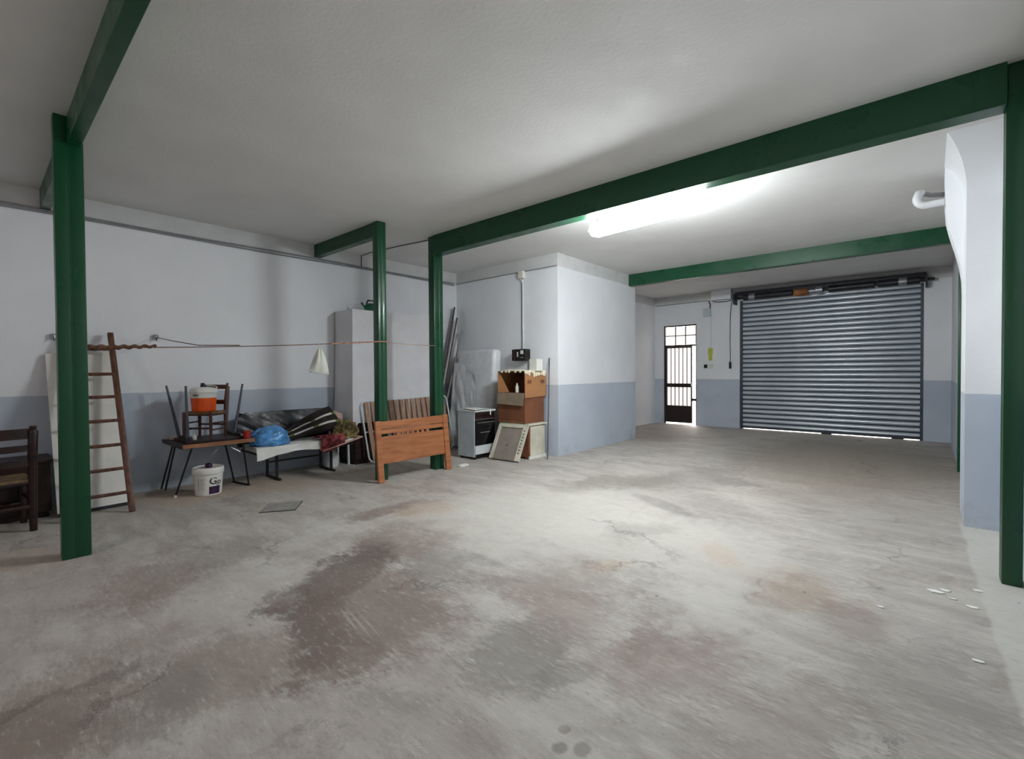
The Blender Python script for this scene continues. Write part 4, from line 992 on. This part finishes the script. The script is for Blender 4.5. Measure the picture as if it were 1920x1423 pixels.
tag(MB().tube([(-4.70, 6.22, .01), (-4.80, 6.39, .9), (-4.90, 6.555, 1.68)], .009, 8).build('metal_rod', M['dark_rod'], smooth=True), 'thin dark rod leaning against the wall right of the box stack', 'rod')

# framed panel leaning against the boxes
t = thing('framed_panel', 'beige framed panel with taupe centre leaning against the box stack', 'panel', (-5.2, 5.8, 0))
A_, B_ = Vector((-5.48, 5.665, .012)), Vector((-4.885, 5.715, .012)); up_ = (Vector((-5.545, 5.955, .555)) - A_)
fx = (B_-A_).normalized(); fz = (up_ - fx*up_.dot(fx)).normalized(); fn = fx.cross(fz); WF, HF = (B_-A_).length, up_.length
pf = lambda a, b, c=0: A_ + fx*a + fz*b + fn*c
def fq(a0, b0, a1, b1, c0, c1, name, mat, par=None):
    m = MB(); quadslab(m, pf(a0, b0, c1), pf(a1, b0, c1), pf(a1, b1, c1), pf(a0, b1, c1), fn*(c0-c1)); return m.build(name, mat, par or t)
fq(.06, .02, WF-.085, HF-.055, .0, .014, 'centre_panel', M['mesh_panel'])
fq(0, 0, .06, HF, -.006, .03, 'stile', M['cream']); rs = fq(WF-.085, 0, WF, HF, -.006, .03, 'stile', M['cream'])
fq(.06, HF-.055, WF-.085, HF, -.006, .03, 'top_rail', M['cream']); fq(.06, 0, WF-.085, .02, -.006, .03, 'bottom_rail', M['mesh_panel'])
for k in range(8): fq(WF-.055, .12+.055*k, WF-.032, .14+.055*k, .03, .032, 'slot', M['black'], rs)
MB().tube([pf(WF*.47, HF*.42, .014), pf(WF*.47, HF*.42, .022)], .016, 12).build('centre_knob', M['grey_metal'], t)

# ---------------------------------------------------------------- drain cover and litter on the floor
t = thing('drain_cover', 'square grey drain cover set in the floor before the bench', 'drain cover', (-5.26, 2.19, 0))
dc = [Vector((-5.21, 1.94, 0)), Vector((-5.02, 2.23, 0)), Vector((-5.31, 2.45, 0)), Vector((-5.50, 2.15, 0))]
cen = sum(dc, Vector()) / 4
MB().add([p + Vector((0, 0, z)) for z in (0, .006) for p in dc], [(0,1,2,3),(7,6,5,4),(0,4,5,1),(1,5,6,2),(2,6,7,3),(3,7,4,0)]).build('rim', M['black_metal'], t)
ins = [cen + (p-cen)*.965 for p in dc]
MB().add([p + Vector((0, 0, z)) for z in (.004, .010) for p in ins], [(0,1,2,3),(7,6,5,4),(0,4,5,1),(1,5,6,2),(2,6,7,3),(3,7,4,0)]).build('plate', M['drain'], t)
chips = [(.04, 4.11, .06, 'largest white paper flake on floor near the right post'), (.09, 4.17, .035, 'small white flake beside the largest one near the right post'), (.12, 4.05, .03, 'tiny white flake nearest to the camera of the cluster by the right post'),
         (.25, 4.3, .035, 'white flake on the pale strip close to the right post'), (.21, 3.98, .04, 'white flake at the edge of the pale concrete strip'),
         (-.21, 3.63, .025, 'tiny pale flake alone on the right-hand floor'), (.19, 3.26, .03, 'pale flake lowest on the right-hand floor')]
for i, (x, y, s_, lab) in enumerate(chips):
    m = MB(); n = 7; random.seed(i); an = random.uniform(0, 3)
    ring = [Vector((x + s_*(1.0)*random.uniform(.6, 1)*math.cos(an+2*math.pi*k/n), y + s_*.5*random.uniform(.6, 1)*math.sin(an+2*math.pi*k/n), .001)) for k in range(n)]
    m.add(ring + [p + Vector((0, 0, .003 + .004*random.random())) for p in ring], [tuple(range(n-1, -1, -1)), tuple(range(n, 2*n))] + [(k, (k+1) % n, n+(k+1) % n, n+k) for k in range(n)])
    tag(m.build('paper_flake', M['paper']), lab, 'paper scrap', 'white flakes on the floor')
tag(MB().lump((-5.40, 4.99, 0), (.12, .20, .025), .35, 2.5, -.4, .8, 21, 20, 10).build('crumpled_paper', M['paper'], smooth=True), 'crumpled white paper on floor between headboard and cooker', 'paper scrap')
